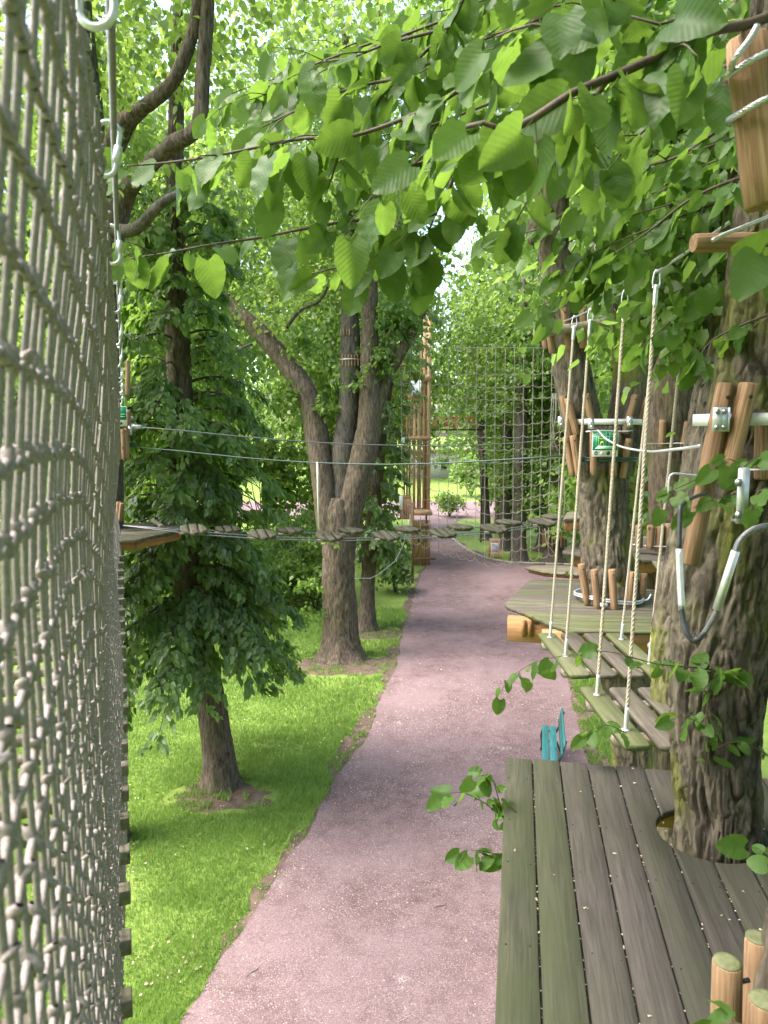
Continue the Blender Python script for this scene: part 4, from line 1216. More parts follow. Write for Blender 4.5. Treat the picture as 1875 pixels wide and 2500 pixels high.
# ------------------------------------------------------------------ the near deck
DZ = 4.285
TH = math.radians(10.79)
A_ = Vector((math.sin(TH), math.cos(TH), 0)); B_ = Vector((math.cos(TH), -math.sin(TH), 0))
O_ = onz(1236, 1848, DZ)
DM = M_axes(O_, B_, A_, (0, 0, 1))
def near_deck():
    root = empty('plank_deck', O_, 'weathered grey-green plank deck with a round cut-out for the near linden', 'deck')
    pitch, w, L = 0.1405, 0.1330, 3.1
    tc = DM.inverted() @ at(1741, 2085, YA)
    cx, cyy, R = tc.x - .020, tc.y + .01, .212
    rr = random.Random(3)
    holes = MB()
    for i in range(11):
        x0 = i * pitch; x1 = x0 + w
        far = rr.uniform(-.012, .008) if i else 0
        def arc(sign):
            pts = []
            for x in np.linspace(x0, x1, 9):
                q = R * R - (x - cx) ** 2
                pts.append((x, cyy + sign * (math.sqrt(q) if q > 0 else 0.0)))
            return pts
        mat = M['deck_green'] if i in (0, 1, 7, 8) else M['deck_wood']
        if x1 < cx - R or x0 > cx + R:
            polys = [[(x0, -L), (x1, -L), (x1, far), (x0, far)]]
        else:
            if x0 < cx - R:        # the cut-out starts inside this board: one notched board
                xs = np.linspace(x1, cx - R, 9)
                low = [(x, cyy - math.sqrt(max(0, R * R - (x - cx) ** 2))) for x in xs]
                hi = [(x, cyy + math.sqrt(max(0, R * R - (x - cx) ** 2))) for x in xs[::-1][1:]]
                polys = [[(x0, -L), (x1, -L)] + low + hi + [(x1, far), (x0, far)]]
            elif x1 > cx + R:
                xs = np.linspace(x0, cx + R, 9)
                hi = [(x, cyy + math.sqrt(max(0, R * R - (x - cx) ** 2))) for x in xs]
                low = [(x, cyy - math.sqrt(max(0, R * R - (x - cx) ** 2))) for x in xs[::-1][1:]]
                polys = [[(x0, -L), (x1, -L), (x1, far), (x0, far)] + hi + low]
            else:
                polys = [[(x0, -L), (x1, -L)] + arc(-1)[::-1], arc(1) + [(x1, far), (x0, far)]]
        for P in polys:
            P = [(p[0] - x0 - w / 2, p[1]) for p in P]
            plank(P, .032, DM @ Matrix.Translation((x0 + w / 2, 0, rr.uniform(-.0015, .0015))), mat, root)
        for y in (-.10, -.24, -.62, -.95, -1.42, -1.9, -2.4):
            for dx in (.022, w - .022):
                if rr.random() < .55 and (x0 + dx - cx) ** 2 + (y - cyy) ** 2 > (R + .02) ** 2:
                    Mx = DM @ Matrix.Translation((x0 + dx + rr.uniform(-.006, .006), y + rr.uniform(-.012, .012), .0005))
                    holes.lathe([(.0034, -.001), (.0034, .0012), (.002, .0016)], 8, Mx)
    mb = MB()
    for i in range(1, 11):
        x = i * pitch - (pitch - w) / 2
        n = 60
        ys = np.linspace(-L, -.02, n)
        for k in range(n - 1):
            if (x - cx) ** 2 + (ys[k] - cyy) ** 2 > (R + .03) ** 2:
                z = -.010 - .006 * rr.random()
                mb.addpoly(np.array([tuple(DM @ Vector(q)) for q in ((x - .006, ys[k], z), (x + .006, ys[k], z), (x + .006, ys[k + 1], z - .001), (x - .006, ys[k + 1], z - .001))]), [(0, 1, 2, 3)])
    mb.build('gap_dirt', M['gap'], root)["kind"] = 'stuff'
    holes.build('screws', M['screw'], root)["kind"] = 'stuff'
    for y in (-.12, -.9, -1.9, -2.9):
        plank([(0, 0), (.09, 0), (.09, 1.5), (0, 1.5)], .16, DM @ Matrix.Translation((.0 + .03, y, -.034)) @ Matrix.Rotation(math.radians(-90), 4, 'Z'), M['beam_wood'], root, .004, 'beam')
near_deck()
# bits of blossom caught in the board gaps
r = np.random.default_rng(5)
mb = MB()
for k in range(260):
    x = (int(r.integers(1, 9))) * .1405 - .0038 + r.uniform(-.0025, .0025); y = -r.random() * 2.0
    Mx = DM @ Matrix.Translation((x, y, -.008 + .005 * r.random())) @ Matrix.Rotation(r.random() * 6, 4, 'Z')
    s = r.uniform(.002, .005)
    V = np.array([(-s, -s * .5, 0), (s, -s * .5, 0), (s, s * .5, .002), (-s, s * .5, .002)])
    mb.add(V @ np.array(Mx.to_3x3()).T + np.array(Mx.translation), [(0, 1, 2, 3)])
for k in range(34):
    x = r.random() * 1.2; y = -r.random() * 2.0
    Mx = DM @ Matrix.Translation((x, y, .004)) @ Matrix.Rotation(r.random() * 6, 4, 'Z')
    s = r.uniform(.003, .009)
    V = np.array([(-s, -s * .4, 0), (s, -s * .4, .003), (s, s * .4, 0), (-s, s * .4, .003)])
    mb.add(V @ np.array(Mx.to_3x3()).T + np.array(Mx.translation), [(0, 1, 2, 3)])
tag(mb.build('blossom_litter', M['litter']), 'pale blossom crumbs caught in the gaps between deck planks', 'litter', None, 'stuff')

# ------------------------------------------------------------------ the angular deck round the next linden
Z2 = 4.25
def deck_angular():
    P = [onz(*p, Z2) for p in [(1229, 1476), (1276, 1431)]]
    root = empty('plank_deck', (P[0].x, P[0].y, Z2), 'green-grey angular plank deck round the mossy forked linden', 'deck')
    poly = np.array([(P[0].x, P[0].y), (onz(1392, 1541, Z2).x, onz(1392, 1541, Z2).y), (2.75, 6.10), (3.05, 6.4), (3.15, 7.7), (2.6, 8.45), (1.75, 8.4), (P[1].x, P[1].y)])
    # planks run across the view, slightly skewed like the boards of the photograph
    th = math.radians(-7)
    ex = np.array([math.cos(th), math.sin(th)]); ey = np.array([-ex[1], ex[0]])
    lo = poly @ np.c_[ex, ey]
    y = lo[:, 1].min()
    k = 0
    while y < lo[:, 1].max():
        y1 = y + .115
        def xr(yy):
            xs = []
            for i in range(len(lo)):
                a, b = lo[i], lo[(i + 1) % len(lo)]
                if (a[1] - yy) * (b[1] - yy) < 0:
                    xs.append(a[0] + (b[0] - a[0]) * (yy - a[1]) / (b[1] - a[1]))
            return (min(xs), max(xs)) if len(xs) > 1 else None
        a, b = xr(y + .003), xr(y1)
        if a and b:
            Pq = [(0, a[0]), (0, a[1]), (.115, b[1]), (.115, b[0])]
            Pq = [(q[0], q[1]) for q in Pq]
            Mx = M_axes((ey[0] * y, ey[1] * y, Z2 + random.uniform(-.002, .002)), (ey[0], ey[1], 0), (ex[0], ex[1], 0), (0, 0, 1))
            # local x = across the plank, local y = along it
            plank(Pq, .035, Mx, M['deck_moss'] if (k % 4 == 0 or k < 5) else M['deck_brown'], root, .004)
        y = y1 + .010
        k += 1
    # heavy beams below
    b0 = at(1257, 1530, 6.9); b0.z = Z2 - .15
    for (p, q, hh) in [((1.22, 6.85), (2.2, 6.62), .24), ((1.5, 7.8), (3.0, 7.6), .2), ((1.45, 6.35), (2.9, 6.2), .17)]:
        p, q = Vector((*p, 0)), Vector((*q, 0)); d = (q - p).normalized(); L = (q - p).length
        plank([(-.05, 0), (.05, 0), (.05, L), (-.05, L)], hh, M_axes((p.x, p.y, Z2 - .038), (d.y, -d.x, 0), (d.x, d.y, 0), (0, 0, 1)), M['beam_wood'], root, .01, 'beam')
    for (x, y) in [(1.36, 6.74), (1.42, 6.72)]:
        plank([(-.02, 0), (.02, 0), (.02, .06), (-.02, .06)], .17, Matrix.Translation((x, y, Z2 - .05)), M['beam_wood'], root, .003, 'block')
    p = at(1589, 1577, 6.12)
    mb = MB(); mb.lathe([(.012, -.01), (.03, -.01), (.03, .008), (.02, .01)], 20, M_along(p, p + Vector((0, -1, 0))))
    mb.build('bolt_washer', M['steel'], root)
deck_angular()

# ------------------------------------------------------------------ third deck, low platforms, far deck
def flat_deck(name, poly, z, label, mat, th=.04, beam=.16, group=None, pitch=.13, skew=0.0, fascia=True):
    poly = np.array(poly)
    c = poly.mean(0)
    root = empty(name, (c[0], c[1], z), label, 'deck', group)
    ex = np.array([math.cos(skew), math.sin(skew)]); ey = np.array([-ex[1], ex[0]])
    lo = poly @ np.c_[ex, ey]
    y = lo[:, 1].min()
    while y < lo[:, 1].max() - .02:
        y1 = min(y + pitch - .012, lo[:, 1].max() - .003)
        def xr(yy):
            xs = []
            for i in range(len(lo)):
                a, b = lo[i], lo[(i + 1) % len(lo)]
                if (a[1] - yy) * (b[1] - yy) < 0:
                    xs.append(a[0] + (b[0] - a[0]) * (yy - a[1]) / (b[1] - a[1]))
            return (min(xs), max(xs)) if len(xs) > 1 else None
        a, b = xr(y + .003), xr(y1)
        if a and b:
            plank([(0, a[0]), (0, a[1]), (y1 - y, b[1]), (y1 - y, b[0])], th, M_axes((ey[0] * y, ey[1] * y, z), (ey[0], ey[1], 0), (ex[0], ex[1], 0), (0, 0, 1)), mat, root, .004)
        y = y + pitch
    if beam:
        for i in range(len(poly)):
            a, b = Vector((*poly[i], 0)), Vector((*poly[(i + 1) % len(poly)], 0))
            cc = Vector((c[0], c[1], 0))
            a = a + (cc - a) * .16; b = b + (cc - b) * .16
            d = (b - a); L = d.length; d.normalize()
            if L > .3:
                plank([(-.04, 0), (.04, 0), (.04, L), (-.04, L)], beam, M_axes((a.x, a.y, z - th - .003), (d.y, -d.x, 0), (d.x, d.y, 0), (0, 0, 1)), M['beam_wood'], root, .006, 'beam')
    return root
def ozp(lst, z):
    return [tuple(onz(*p, z)[:2]) for p in lst]
flat_deck('plank_deck', ozp([(1368, 1348), (1500, 1366), (1660, 1368), (1700, 1352), (1690, 1318), (1560, 1308), (1420, 1318)], 4.25), 4.25,
          'brown plank deck under the thick linden with upright logs', M['deck_brown'], .045, .17, None, .14, math.radians(-25))
pk = at(1595, 1352, 9.5); pk.z = 4.25
tag(plank([(-.16, 0), (.16, 0), (.16, .55), (-.16, .55)], .05, M_axes((pk.x + .12, 9.05, 4.2), (1, 0, 0), (.25, .97, .12), (0, -.12, .99)), M['step_wood'], None, .004, 'ramp_board'), 'short sloping board leaning on the brown deck edge', 'board', None, 'thing')
flat_deck('plank_deck', ozp([(1375, 1266), (1470, 1264), (1480, 1250), (1385, 1250)], 4.72), 4.72, 'small plank landing where the floating steps end', M['step_wood'], .05, .15, None, .14)
flat_deck('plank_deck', [(6.6, 21.5), (10.4, 21.0), (10.6, 23), (6.8, 23.2)], 4.6, 'pale roofed-looking plank deck seen between the two linden trunks', M['step_wood'], .06, .3, None, .16)
flat_deck('plank_deck', ozp([(1281, 1386), (1330, 1397), (1420, 1403), (1430, 1386), (1370, 1380), (1300, 1381)], .75), .75, 'low round plank platform by the kerb', M['step_wood'], .07, .12, None, .16, .2)
flat_deck('plank_deck', ozp([(1275, 1432), (1420, 1436), (1440, 1418), (1330, 1414)], .45), .45, 'lowest grey plank platform behind the angular deck', M['grey_beam'], .06, .1, None, .16, .1)
# platform at the far end of the net bridge
ZL = 4.67
Lp = ozp([(150, 1320), (333, 1317), (452, 1291), (457, 1283), (330, 1277), (150, 1277)], ZL)
ldk = flat_deck('plank_deck', Lp, ZL, 'grey plank deck at the far end of the net bridge', M['float_wood'], .04, .11, None, .13, math.radians(18))

# ------------------------------------------------------------------ hanging step bridge
def hanging_step(y0, y1, label, sideR=True):
    x0, pitch, w = 1.36, .198, .150
    root = empty('hanging_step', (x0 + .37, (y0 + y1) / 2, 4.25), label, 'bridge step', 'rope-hung steps of the bridge')
    for i in range(4):
        cx = x0 + w / 2 + i * pitch
        L = y1 - y0
        c = .02
        plank([(-w / 2 + c, 0), (w / 2 - c, 0), (w / 2, c), (w / 2, L - c), (w / 2 - c, L), (-w / 2 + c, L), (-w / 2, L - c), (-w / 2, c)], .032,
              Matrix.Translation((cx, y0 + random.uniform(-.01, .01), 4.25)), [M['deck_moss'], M['deck_brown'], M['deck_brown'], M['deck_moss']][i], root, .005)
    for yy in (y0 + .22, y1 - .2):
        plank([(-.04, 0), (.04, 0), (.04, .76), (-.04, .76)], .05, Matrix.Translation((x0 - .005, yy, 4.215)) @ Matrix.Rotation(math.radians(-90), 4, 'Z'), M['step_wood'], root, .004, 'crossbar')
    return root
def cableL(y):
    t = (y - 2.7) / (7.05 - 2.7)
    return Vector((1.47 + (1.60 - 1.47) * t, y, 6.92 + .12 * t - .08 * 4 * t * (1 - t)))
def cableR(y):
    t = (y - 2.7) / (7.05 - 2.7)
    return Vector((2.07 + (2.26 - 2.07) * t, y, 6.92 + .12 * t - .08 * 4 * t * (1 - t)))
def step_rope(root, x, y, cab):
    top = cab(y)
    foot = Vector((x, y, 4.25))
    d = (top - foot).normalized()
    mb = MB(); rope_tw(mb, foot + d * .10, top - d * .16, .0115)
    o = mb.build('rope', M['rope'], root, None, True)
    for (a, b) in ((foot + d * -.03, foot + d * .14), (top - d * .19, top - d * .07)):
        m2 = MB(); m2.tube([a, a + (b - a) * .1, a + (b - a) * .9, b], [.010, .0135, .0135, .012], 10)
        m2.build('sleeve', M['zinc'], o, None, True)
    m2 = MB(); m2.lathe([(.024, 0), (.024, .006), (.014, .008)], 12, M_along(foot, foot + Vector((0, 0, 1))))
    m2.build('washer', M['zinc'], o, None, True)
    m3 = MB()
    s = Vector((.016, 0, 0))
    m3.tube(resample([top - d * .085 - s * 1.3, top - d * .075 + s * 1.3], .02), .005, 8)
    m3.tube(resample([top - d * .085 + s, top - d * .05 + s * 1.25, top - d * .0 + s * .8, top + d * .012, top - d * .0 - s * .8, top - d * .05 - s * 1.25, top - d * .085 - s], .006), .0045, 8)
    m3.build('shackle', M['steel'], o, None, True)
st1 = hanging_step(3.84, 4.78, 'hanging wooden step next to the near plank deck')
st2 = hanging_step(5.02, 6.12, 'hanging wooden step next to the angular green deck')
for (s, y, sx) in [(st1, 4.05, 0), (st1, 4.62, 0), (st2, 5.46, 0), (st2, 5.98, 0), (st1, 4.12, 1), (st1, 4.68, 1), (st2, 5.28, 1), (st2, 5.92, 1)]:
    step_rope(s, 1.435 + sx * .595, y, cableR if sx else cableL)
for f, lab in ((cableL, 'taut steel cable over the path-side ropes of the step bridge'), (cableR, 'taut steel cable over the inner ropes of the step bridge')):
    mb = MB(); mb.tube([f(y) for y in np.linspace(2.72, 7.02, 20)], .0075, 8)
    tag(mb.build('steel_cable', M['steel'], None, None, True), lab, 'cable', 'cables of the step bridge')

# ------------------------------------------------------------------ logs strapped to trunks
def px_log(root, a, b, Y, r, Yb=None, **k):
    return log(at(*b, Yb or Y), at(*a, Y), r, root, **k)
def collar(label, logs, Y, r, loc=None, mats=None):
    p = at(*logs[0][0], Y)
    root = empty('log_collar', loc or p, label, 'log collar', 'log collars on the trunks')
    for q in logs:
        yy = q[2] if len(q) > 2 else Y
        lg_ = px_log(root, q[0], q[1], yy, r, q[3] if len(q) > 3 else None)
        a_, b_ = at(*q[0], yy), at(*q[1], q[3] if len(q) > 3 else yy)
        if r > .03:
            h_ = a_ + (b_ - a_).normalized() * .05 + Vector((0, -r * 1.0, 0))
            m_ = MB(); m_.lathe([(.0075, -.004), (.0075, .0015), (.004, .002)], 8, M_along(h_, h_ + Vector((0, -1, 0))))
            m_.build('bolt_hole', M['screw'], lg_)
    return root
YD = 7.35
c1 = collar('two rows of logs round the forked linden above the green sign', [
    ((1373, 966), (1394, 1063), 7.17), ((1385, 972), (1408, 1062), 7.1), ((1430, 961), (1447, 1040), 7.05), ((1552, 964), (1525, 1059), 7.12), ((1582, 972), (1563, 1040), 7.2),
    ((1381, 1067), (1399, 1162), 7.13), ((1399, 1063), (1414, 1162), 7.06), ((1449, 1055), (1449, 1161), 7.02), ((1497, 1060), (1497, 1163), 7.02), ((1536, 1071), (1519, 1167), 7.08)], 7.1, .036)
bc = at(1470, 1031, 7.35)
def band(parent, c, rx, ry, z, h, t, mat, name='band', a0=0, a1=2 * math.pi, n=48):
    a = np.linspace(a0, a1, n)
    V = []
    for (k, zz) in ((1, -h / 2), (1, h / 2), (1 - t / rx, h / 2), (1 - t / rx, -h / 2)):
        V.append(np.c_[c[0] + rx * k * np.cos(a), c[1] + ry * k * np.sin(a), np.full(n, z + zz)])
    V = np.stack(V, 1).reshape(-1, 3)
    F = []
    for i in range(n - 1):
        for k in range(4):
            F.append((i * 4 + k, (i + 1) * 4 + k, (i + 1) * 4 + (k + 1) % 4, i * 4 + (k + 1) % 4))
    mb = MB(); mb.add(V, F)
    return mb.build(name, mat, parent)
band(c1, (bc.x, 7.35), .40, .385, bc.z, .055, .006, M['aluminium'])
mb = MB()
for (px, py) in ((1443, 1035), (1537, 1030), (1369, 1030)):
    p = at(px, py, 6.95 if px != 1369 else 7.1)
    mb.box(p, (.055, .03, .10)); bolt(mb, p + Vector((0, -.015, .025)), (0, -1, 0), .009, .015); bolt(mb, p + Vector((0, -.015, -.025)), (0, -1, 0), .009, .015)
mb.build('clamp', M['steel'], c1)
mb = MB()
for dz in (-.012, .012):
    zz = at(1460, 1122, 7.0).z + dz
    mb.tube(ring_pts((bc.x, 7.35), .355, zz, n=60, ry=.36), .0095, 8, False)
mb.build('wire_wrap', M['green_wire'], c1, None, True)
c2 = collar('short logs round the upper stem of the forked linden, over the cable beam', [((1320, 768), (1334, 852), 7.25), ((1333, 762), (1350, 862), 7.12), ((1377, 752), (1388, 854), 7.08), ((1424, 748), (1424, 850), 7.12)], 7.1, .036)
b0, b1 = at(1303, 816, 7.02), at(1497, 784, 7.02)
sp = log(b0, b1, .045, None, 'cable_beam', M['grey_beam']); tag(sp, 'greenish round beam across the forked linden holding the step cables', 'beam', None, 'thing')
mb = MB()
for f in (cableL, cableR):
    p = f(7.02)
    mb.tube(resample([p + Vector((0, -.06, 0)), p + Vector((-.02, 0, .03)), p + Vector((0, .05, .0)), p + Vector((.02, 0, -.03)), p + Vector((0, -.06, 0))], .01), .007, 8)
mb.build('eye_bolt', M['steel'], sp, None, True)
c3 = collar('upright logs tied with cable at the foot of the forked linden', [((1419, 1377), (1434, 1474), 7.12), ((1451, 1390), (1459, 1489), 7.0), ((1494, 1390), (1500, 1495), 6.97), ((1543, 1396), (1538, 1484), 7.05), ((1572, 1400), (1566, 1470), 7.2)], 7.0, .038)
mb = MB()
zc = at(1480, 1474, 6.95)
for dz in (0, .022):
    mb.tube([(2.36 + .345 * math.cos(a), 7.33 + .37 * math.sin(a), zc.z + dz + .02 * math.sin(2 * a)) for a in np.linspace(0, 2 * math.pi, 60)], .0095, 8, False)
e = at(1572, 1466, 7.08)
mb.tube(resample([e, e + Vector((.03, -.03, .02)), e + Vector((.06, -.02, .07))], .02), .009, 8)
mb.tube([at(1474, 1477, 6.955) + Vector((-.035, 0, 0)), at(1474, 1477, 6.955) + Vector((.035, 0, 0))], .022, 10)
mb.build('cable_tie', M['zinc'], c3, None, True)
c4 = collar('upright logs round the thick brown linden on its deck', [((1533, 1280), (1531, 1337), 10.4), ((1561, 1282), (1559, 1338), 10.25), ((1590, 1282), (1586, 1340), 10.2), ((1613, 1280), (1609, 1339), 10.2), ((1632, 1278), (1628, 1339), 10.22), ((1655, 1278), (1652, 1338), 10.3)], 10.3, .055)
mb = MB(); c = at(1600, 1336, 10.6); mb.tube([(c.x + .52 * math.cos(a), 10.6 + .46 * math.sin(a), at(1600, 1338, 10.2).z + .03) for a in np.linspace(0, 6.283, 40)], .01, 6, False)
mb.build('cable_tie', M['zinc'], c4, None, True)
collar('pair of short logs on the thick brown linden at eye level', [((1619, 1025), (1615, 1092), 10.24), ((1677, 1029), (1667, 1096), 10.3)], 10.2, .05)
# near linden
c6 = collar('long peeled logs clamped to the near linden by a bright metal band', [((1773, 938), (1684, 1380), 2.63, 2.60), ((1829, 936), (1776, 1158), 2.60), ((1868, 1010), (1864, 1170), 2.66)], 2.6, .0345)
p0 = at(1758, 1024, 2.57)
cz = at(1825, 1023, 2.6).z
band(c6, (at(1863, 1023, 2.88).x, 2.885), .298, .335, cz, .046, .005, M['aluminium'], 'band', math.radians(186), math.radians(330), 40)
mb = MB(); mb.box(p0, (.052, .008, .086)); mb.box(p0 + Vector((.03, .02, 0)), (.006, .05, .086))
mb.build('clamp_plate', M['zinc'], c6)
for dx in (-.013, .013):
    for dz in (-.028, .028):
        mb = MB(); bolt(mb, p0 + Vector((dx, -.004, dz)), (-.15, -1, 0), .0075, .010)
        mb.build('bolt', M['bolt'], c6)
# corner logs by the camera
c7 = empty('log_collar', (1.0, 1.6, DZ), 'three short logs with mossy tops standing on the deck planks', 'log collar', 'log collars on the trunks')
for (px, py, Yt, hgt, r) in [(1776, 2347, 1.61, .44, .0355), (1850, 2288, 1.72, .46, .033), (1868, 2440, 1.47, .43, .0365)]:
    t = at(px, py, Yt)
    log((t.x + .012, t.y, DZ), t, r, c7, 'log', None, M['log_end'])
mb = MB(); q = at(1812, 2395, 1.58); mb.tube(resample([at(1812, 2396, 1.62), at(1830, 2392, 1.62)], .01), .006, 6)
mb.build('wire', M['rubber'], c7, None, True)
# upper corner log with steel rope
c8 = empty('log_collar', at(1850, 300, 1.55), 'upright peeled log wrapped twice with steel rope', 'log collar', 'log collars on the trunks')
la, lb = at(1822, 92, 1.52), at(1868, 505, 1.52)
lg = log(lb, la, .040, c8)
mb = MB()
def wrap(px, py, tilt, back):
    c = at(px, py, 1.52)
    pts = []
    for a in np.linspace(math.radians(95), math.radians(380), 26):
        pts.append((c.x + .048 * math.cos(a), c.y + .048 * -abs(math.sin(a)) if False else c.y - .048 * math.sin(a - math.pi / 2 + math.pi / 2) * -1 * -1, c.z + tilt * math.cos(a)))
    return pts
for (xa, ya, xb, yb) in ((1788, 178, 1885, 140), (1806, 278, 1890, 250)):
    l, r_ = at(xa, ya, 1.50), at(xb, yb, 1.50)
    laid_curve(mb, [l + Vector((.05, .09, .02)), l + Vector((.0, .045, .005)), l + Vector((-.004, .0, -.002)), l + Vector((.012, -.028, .003)), (l + r_) / 2 + Vector((0, -.038, 0)), r_ + Vector((0, -.03, 0)), r_ + Vector((.05, -.01, .02))], .0072, .05, 6, 5, .008)
laid_curve(mb, [at(1850, 62, 1.46), at(1828, 100, 1.46), at(1800, 135, 1.46), at(1786, 160, 1.475), at(1790, 178, 1.50)], .0066, .05, 6, 5, .008)
mb.build('steel_rope', M['steel'], c8, None, True)
# spreader beam on the near linden with its cable
s0, s1 = at(1692, 594, 2.70), at(1850, 590, 2.72)
sp2 = log(s0, s1, .0345, None, 'cable_beam', M['log_wood'], None); tag(sp2, 'orange-brown round beam end jutting from the near linden', 'beam', None, 'thing')
mb = MB(); laid_curve(mb, [at(1738, 588, 2.66), at(1762, 575, 2.66), at(1830, 548, 2.66), at(1900, 520, 2.7)], .008, .06, 6, 5, .01)
mb.build('steel_rope', M['steel'], sp2, None, True)
# bracket and hanging lanyard on the near linden
br = empty('steel_bracket', at(1812, 1210, 2.35), 'grey steel bracket with two bolts in front of the near trunk', 'bracket')
Mx = M_axes(at(1812, 1211, 2.35), (.96, -.05, .02), (0.05, 1, 0), (0, 0, 1))
mb = MB(); mb.box((0, 0, 0), (.034, .008, .185)); mb.box((.018, .02, .0), (.006, .045, .185)); mb.box((.03, .05, -.088), (.06, .05, .008)); mb.box((.07, .03, .085), (.12, .02, .005))
V = np.concatenate(mb.v); mb.v = [V @ np.array(Mx.to_3x3()).T + np.array(Mx.translation)]
mb.build('plate', M['zinc'], br)
for py in (1178, 1257):
    mb = MB(); bolt(mb, at(1803, py, 2.345), (-.1, -1, 0), .0105, .014)
    mb.build('bolt', M['bolt'], br)
lan = empty('lanyard', at(1691, 1565, 2.3), 'dark hose-covered safety cable hanging in a loop by the near trunk', 'lanyard')
mb = MB(); mb.tube(resample([at(1661, 1232, 2.42), at(1659, 1290, 2.4), at(1658, 1345, 2.38)], .02), .0085, 10)
mb.build('hose', M['rubber'], lan, None, True); mb = MB()
mb.tube(resample([at(1664, 1480, 2.34), at(1668, 1515, 2.33), at(1677, 1546, 2.31), at(1692, 1564, 2.3), at(1705, 1560, 2.29), at(1719, 1544, 2.28)], .01), .0095, 10)
mb.build('hose', M['rubber'], lan, None, True); mb = MB()
mb.tube(resample([at(1661, 1240, 2.42), at(1672, 1225, 2.45), at(1700, 1212, 2.5), at(1730, 1200, 2.55)], .02), .006, 8)
mb.build('hose', M['rubber'], lan, None, True)
mb = MB(); mb.tube(resample([at(1658, 1340, 2.38), at(1661, 1420, 2.36), at(1665, 1490, 2.34)], .02), .0115, 12)
mb.build('sleeve', M['zinc'], lan, None, True); mb = MB()
mb.tube([at(1750, 1488, 2.25), at(1796, 1345, 2.22)], .0135, 12)
mb.build('sleeve', M['zinc'], lan, None, True)
mb = MB(); laid_curve(mb, [at(1715, 1549, 2.285), at(1730, 1528, 2.27), at(1752, 1486, 2.25)], .0095, .05, 6, 5, .008)
mb.build('steel_rope', M['cable'], lan, None, True); mb = MB()
laid_curve(mb, [at(1795, 1347, 2.22), at(1806, 1320, 2.22), at(1833, 1296, 2.22), at(1870, 1284, 2.24), at(1930, 1278, 2.3)], .0105, .055, 6, 5, .008)
mb.build('steel_rope', M['cable'], lan, None, True)
hk = empty('steel_hook', at(1640, 1160, 2.5), 'thin bent steel rod reaching from behind the leaning log', 'rod')
mb = MB(); mb.tube(resample([at(1632, 1205, 2.5), at(1633, 1175, 2.5), at(1637, 1160, 2.5), at(1645, 1156, 2.5), at(1690, 1160, 2.52), at(1735, 1162, 2.56)], .01), .004, 8)
mb.build('rod', M['zinc'], hk, None, True)
wire('steel_cable', [at(1459, 1050, 6.93), at(1475, 1068, 6.8), at(1515, 1090, 6.2), at(1580, 1102, 5.2), at(1650, 1097, 4.0), at(1712, 1089, 3.0)], .009, M['zinc'], 'slack grey safety cable from the sign to the leaning log', 'cable', None, 8, .1)
wire('steel_cable', [at(1520, 1082, 9.9), at(1600, 1083, 10.1), at(1680, 1082, 10.2), at(1720, 1080, 9.0)], .007, M['zinc'], 'thin level cable in front of the thick brown linden')

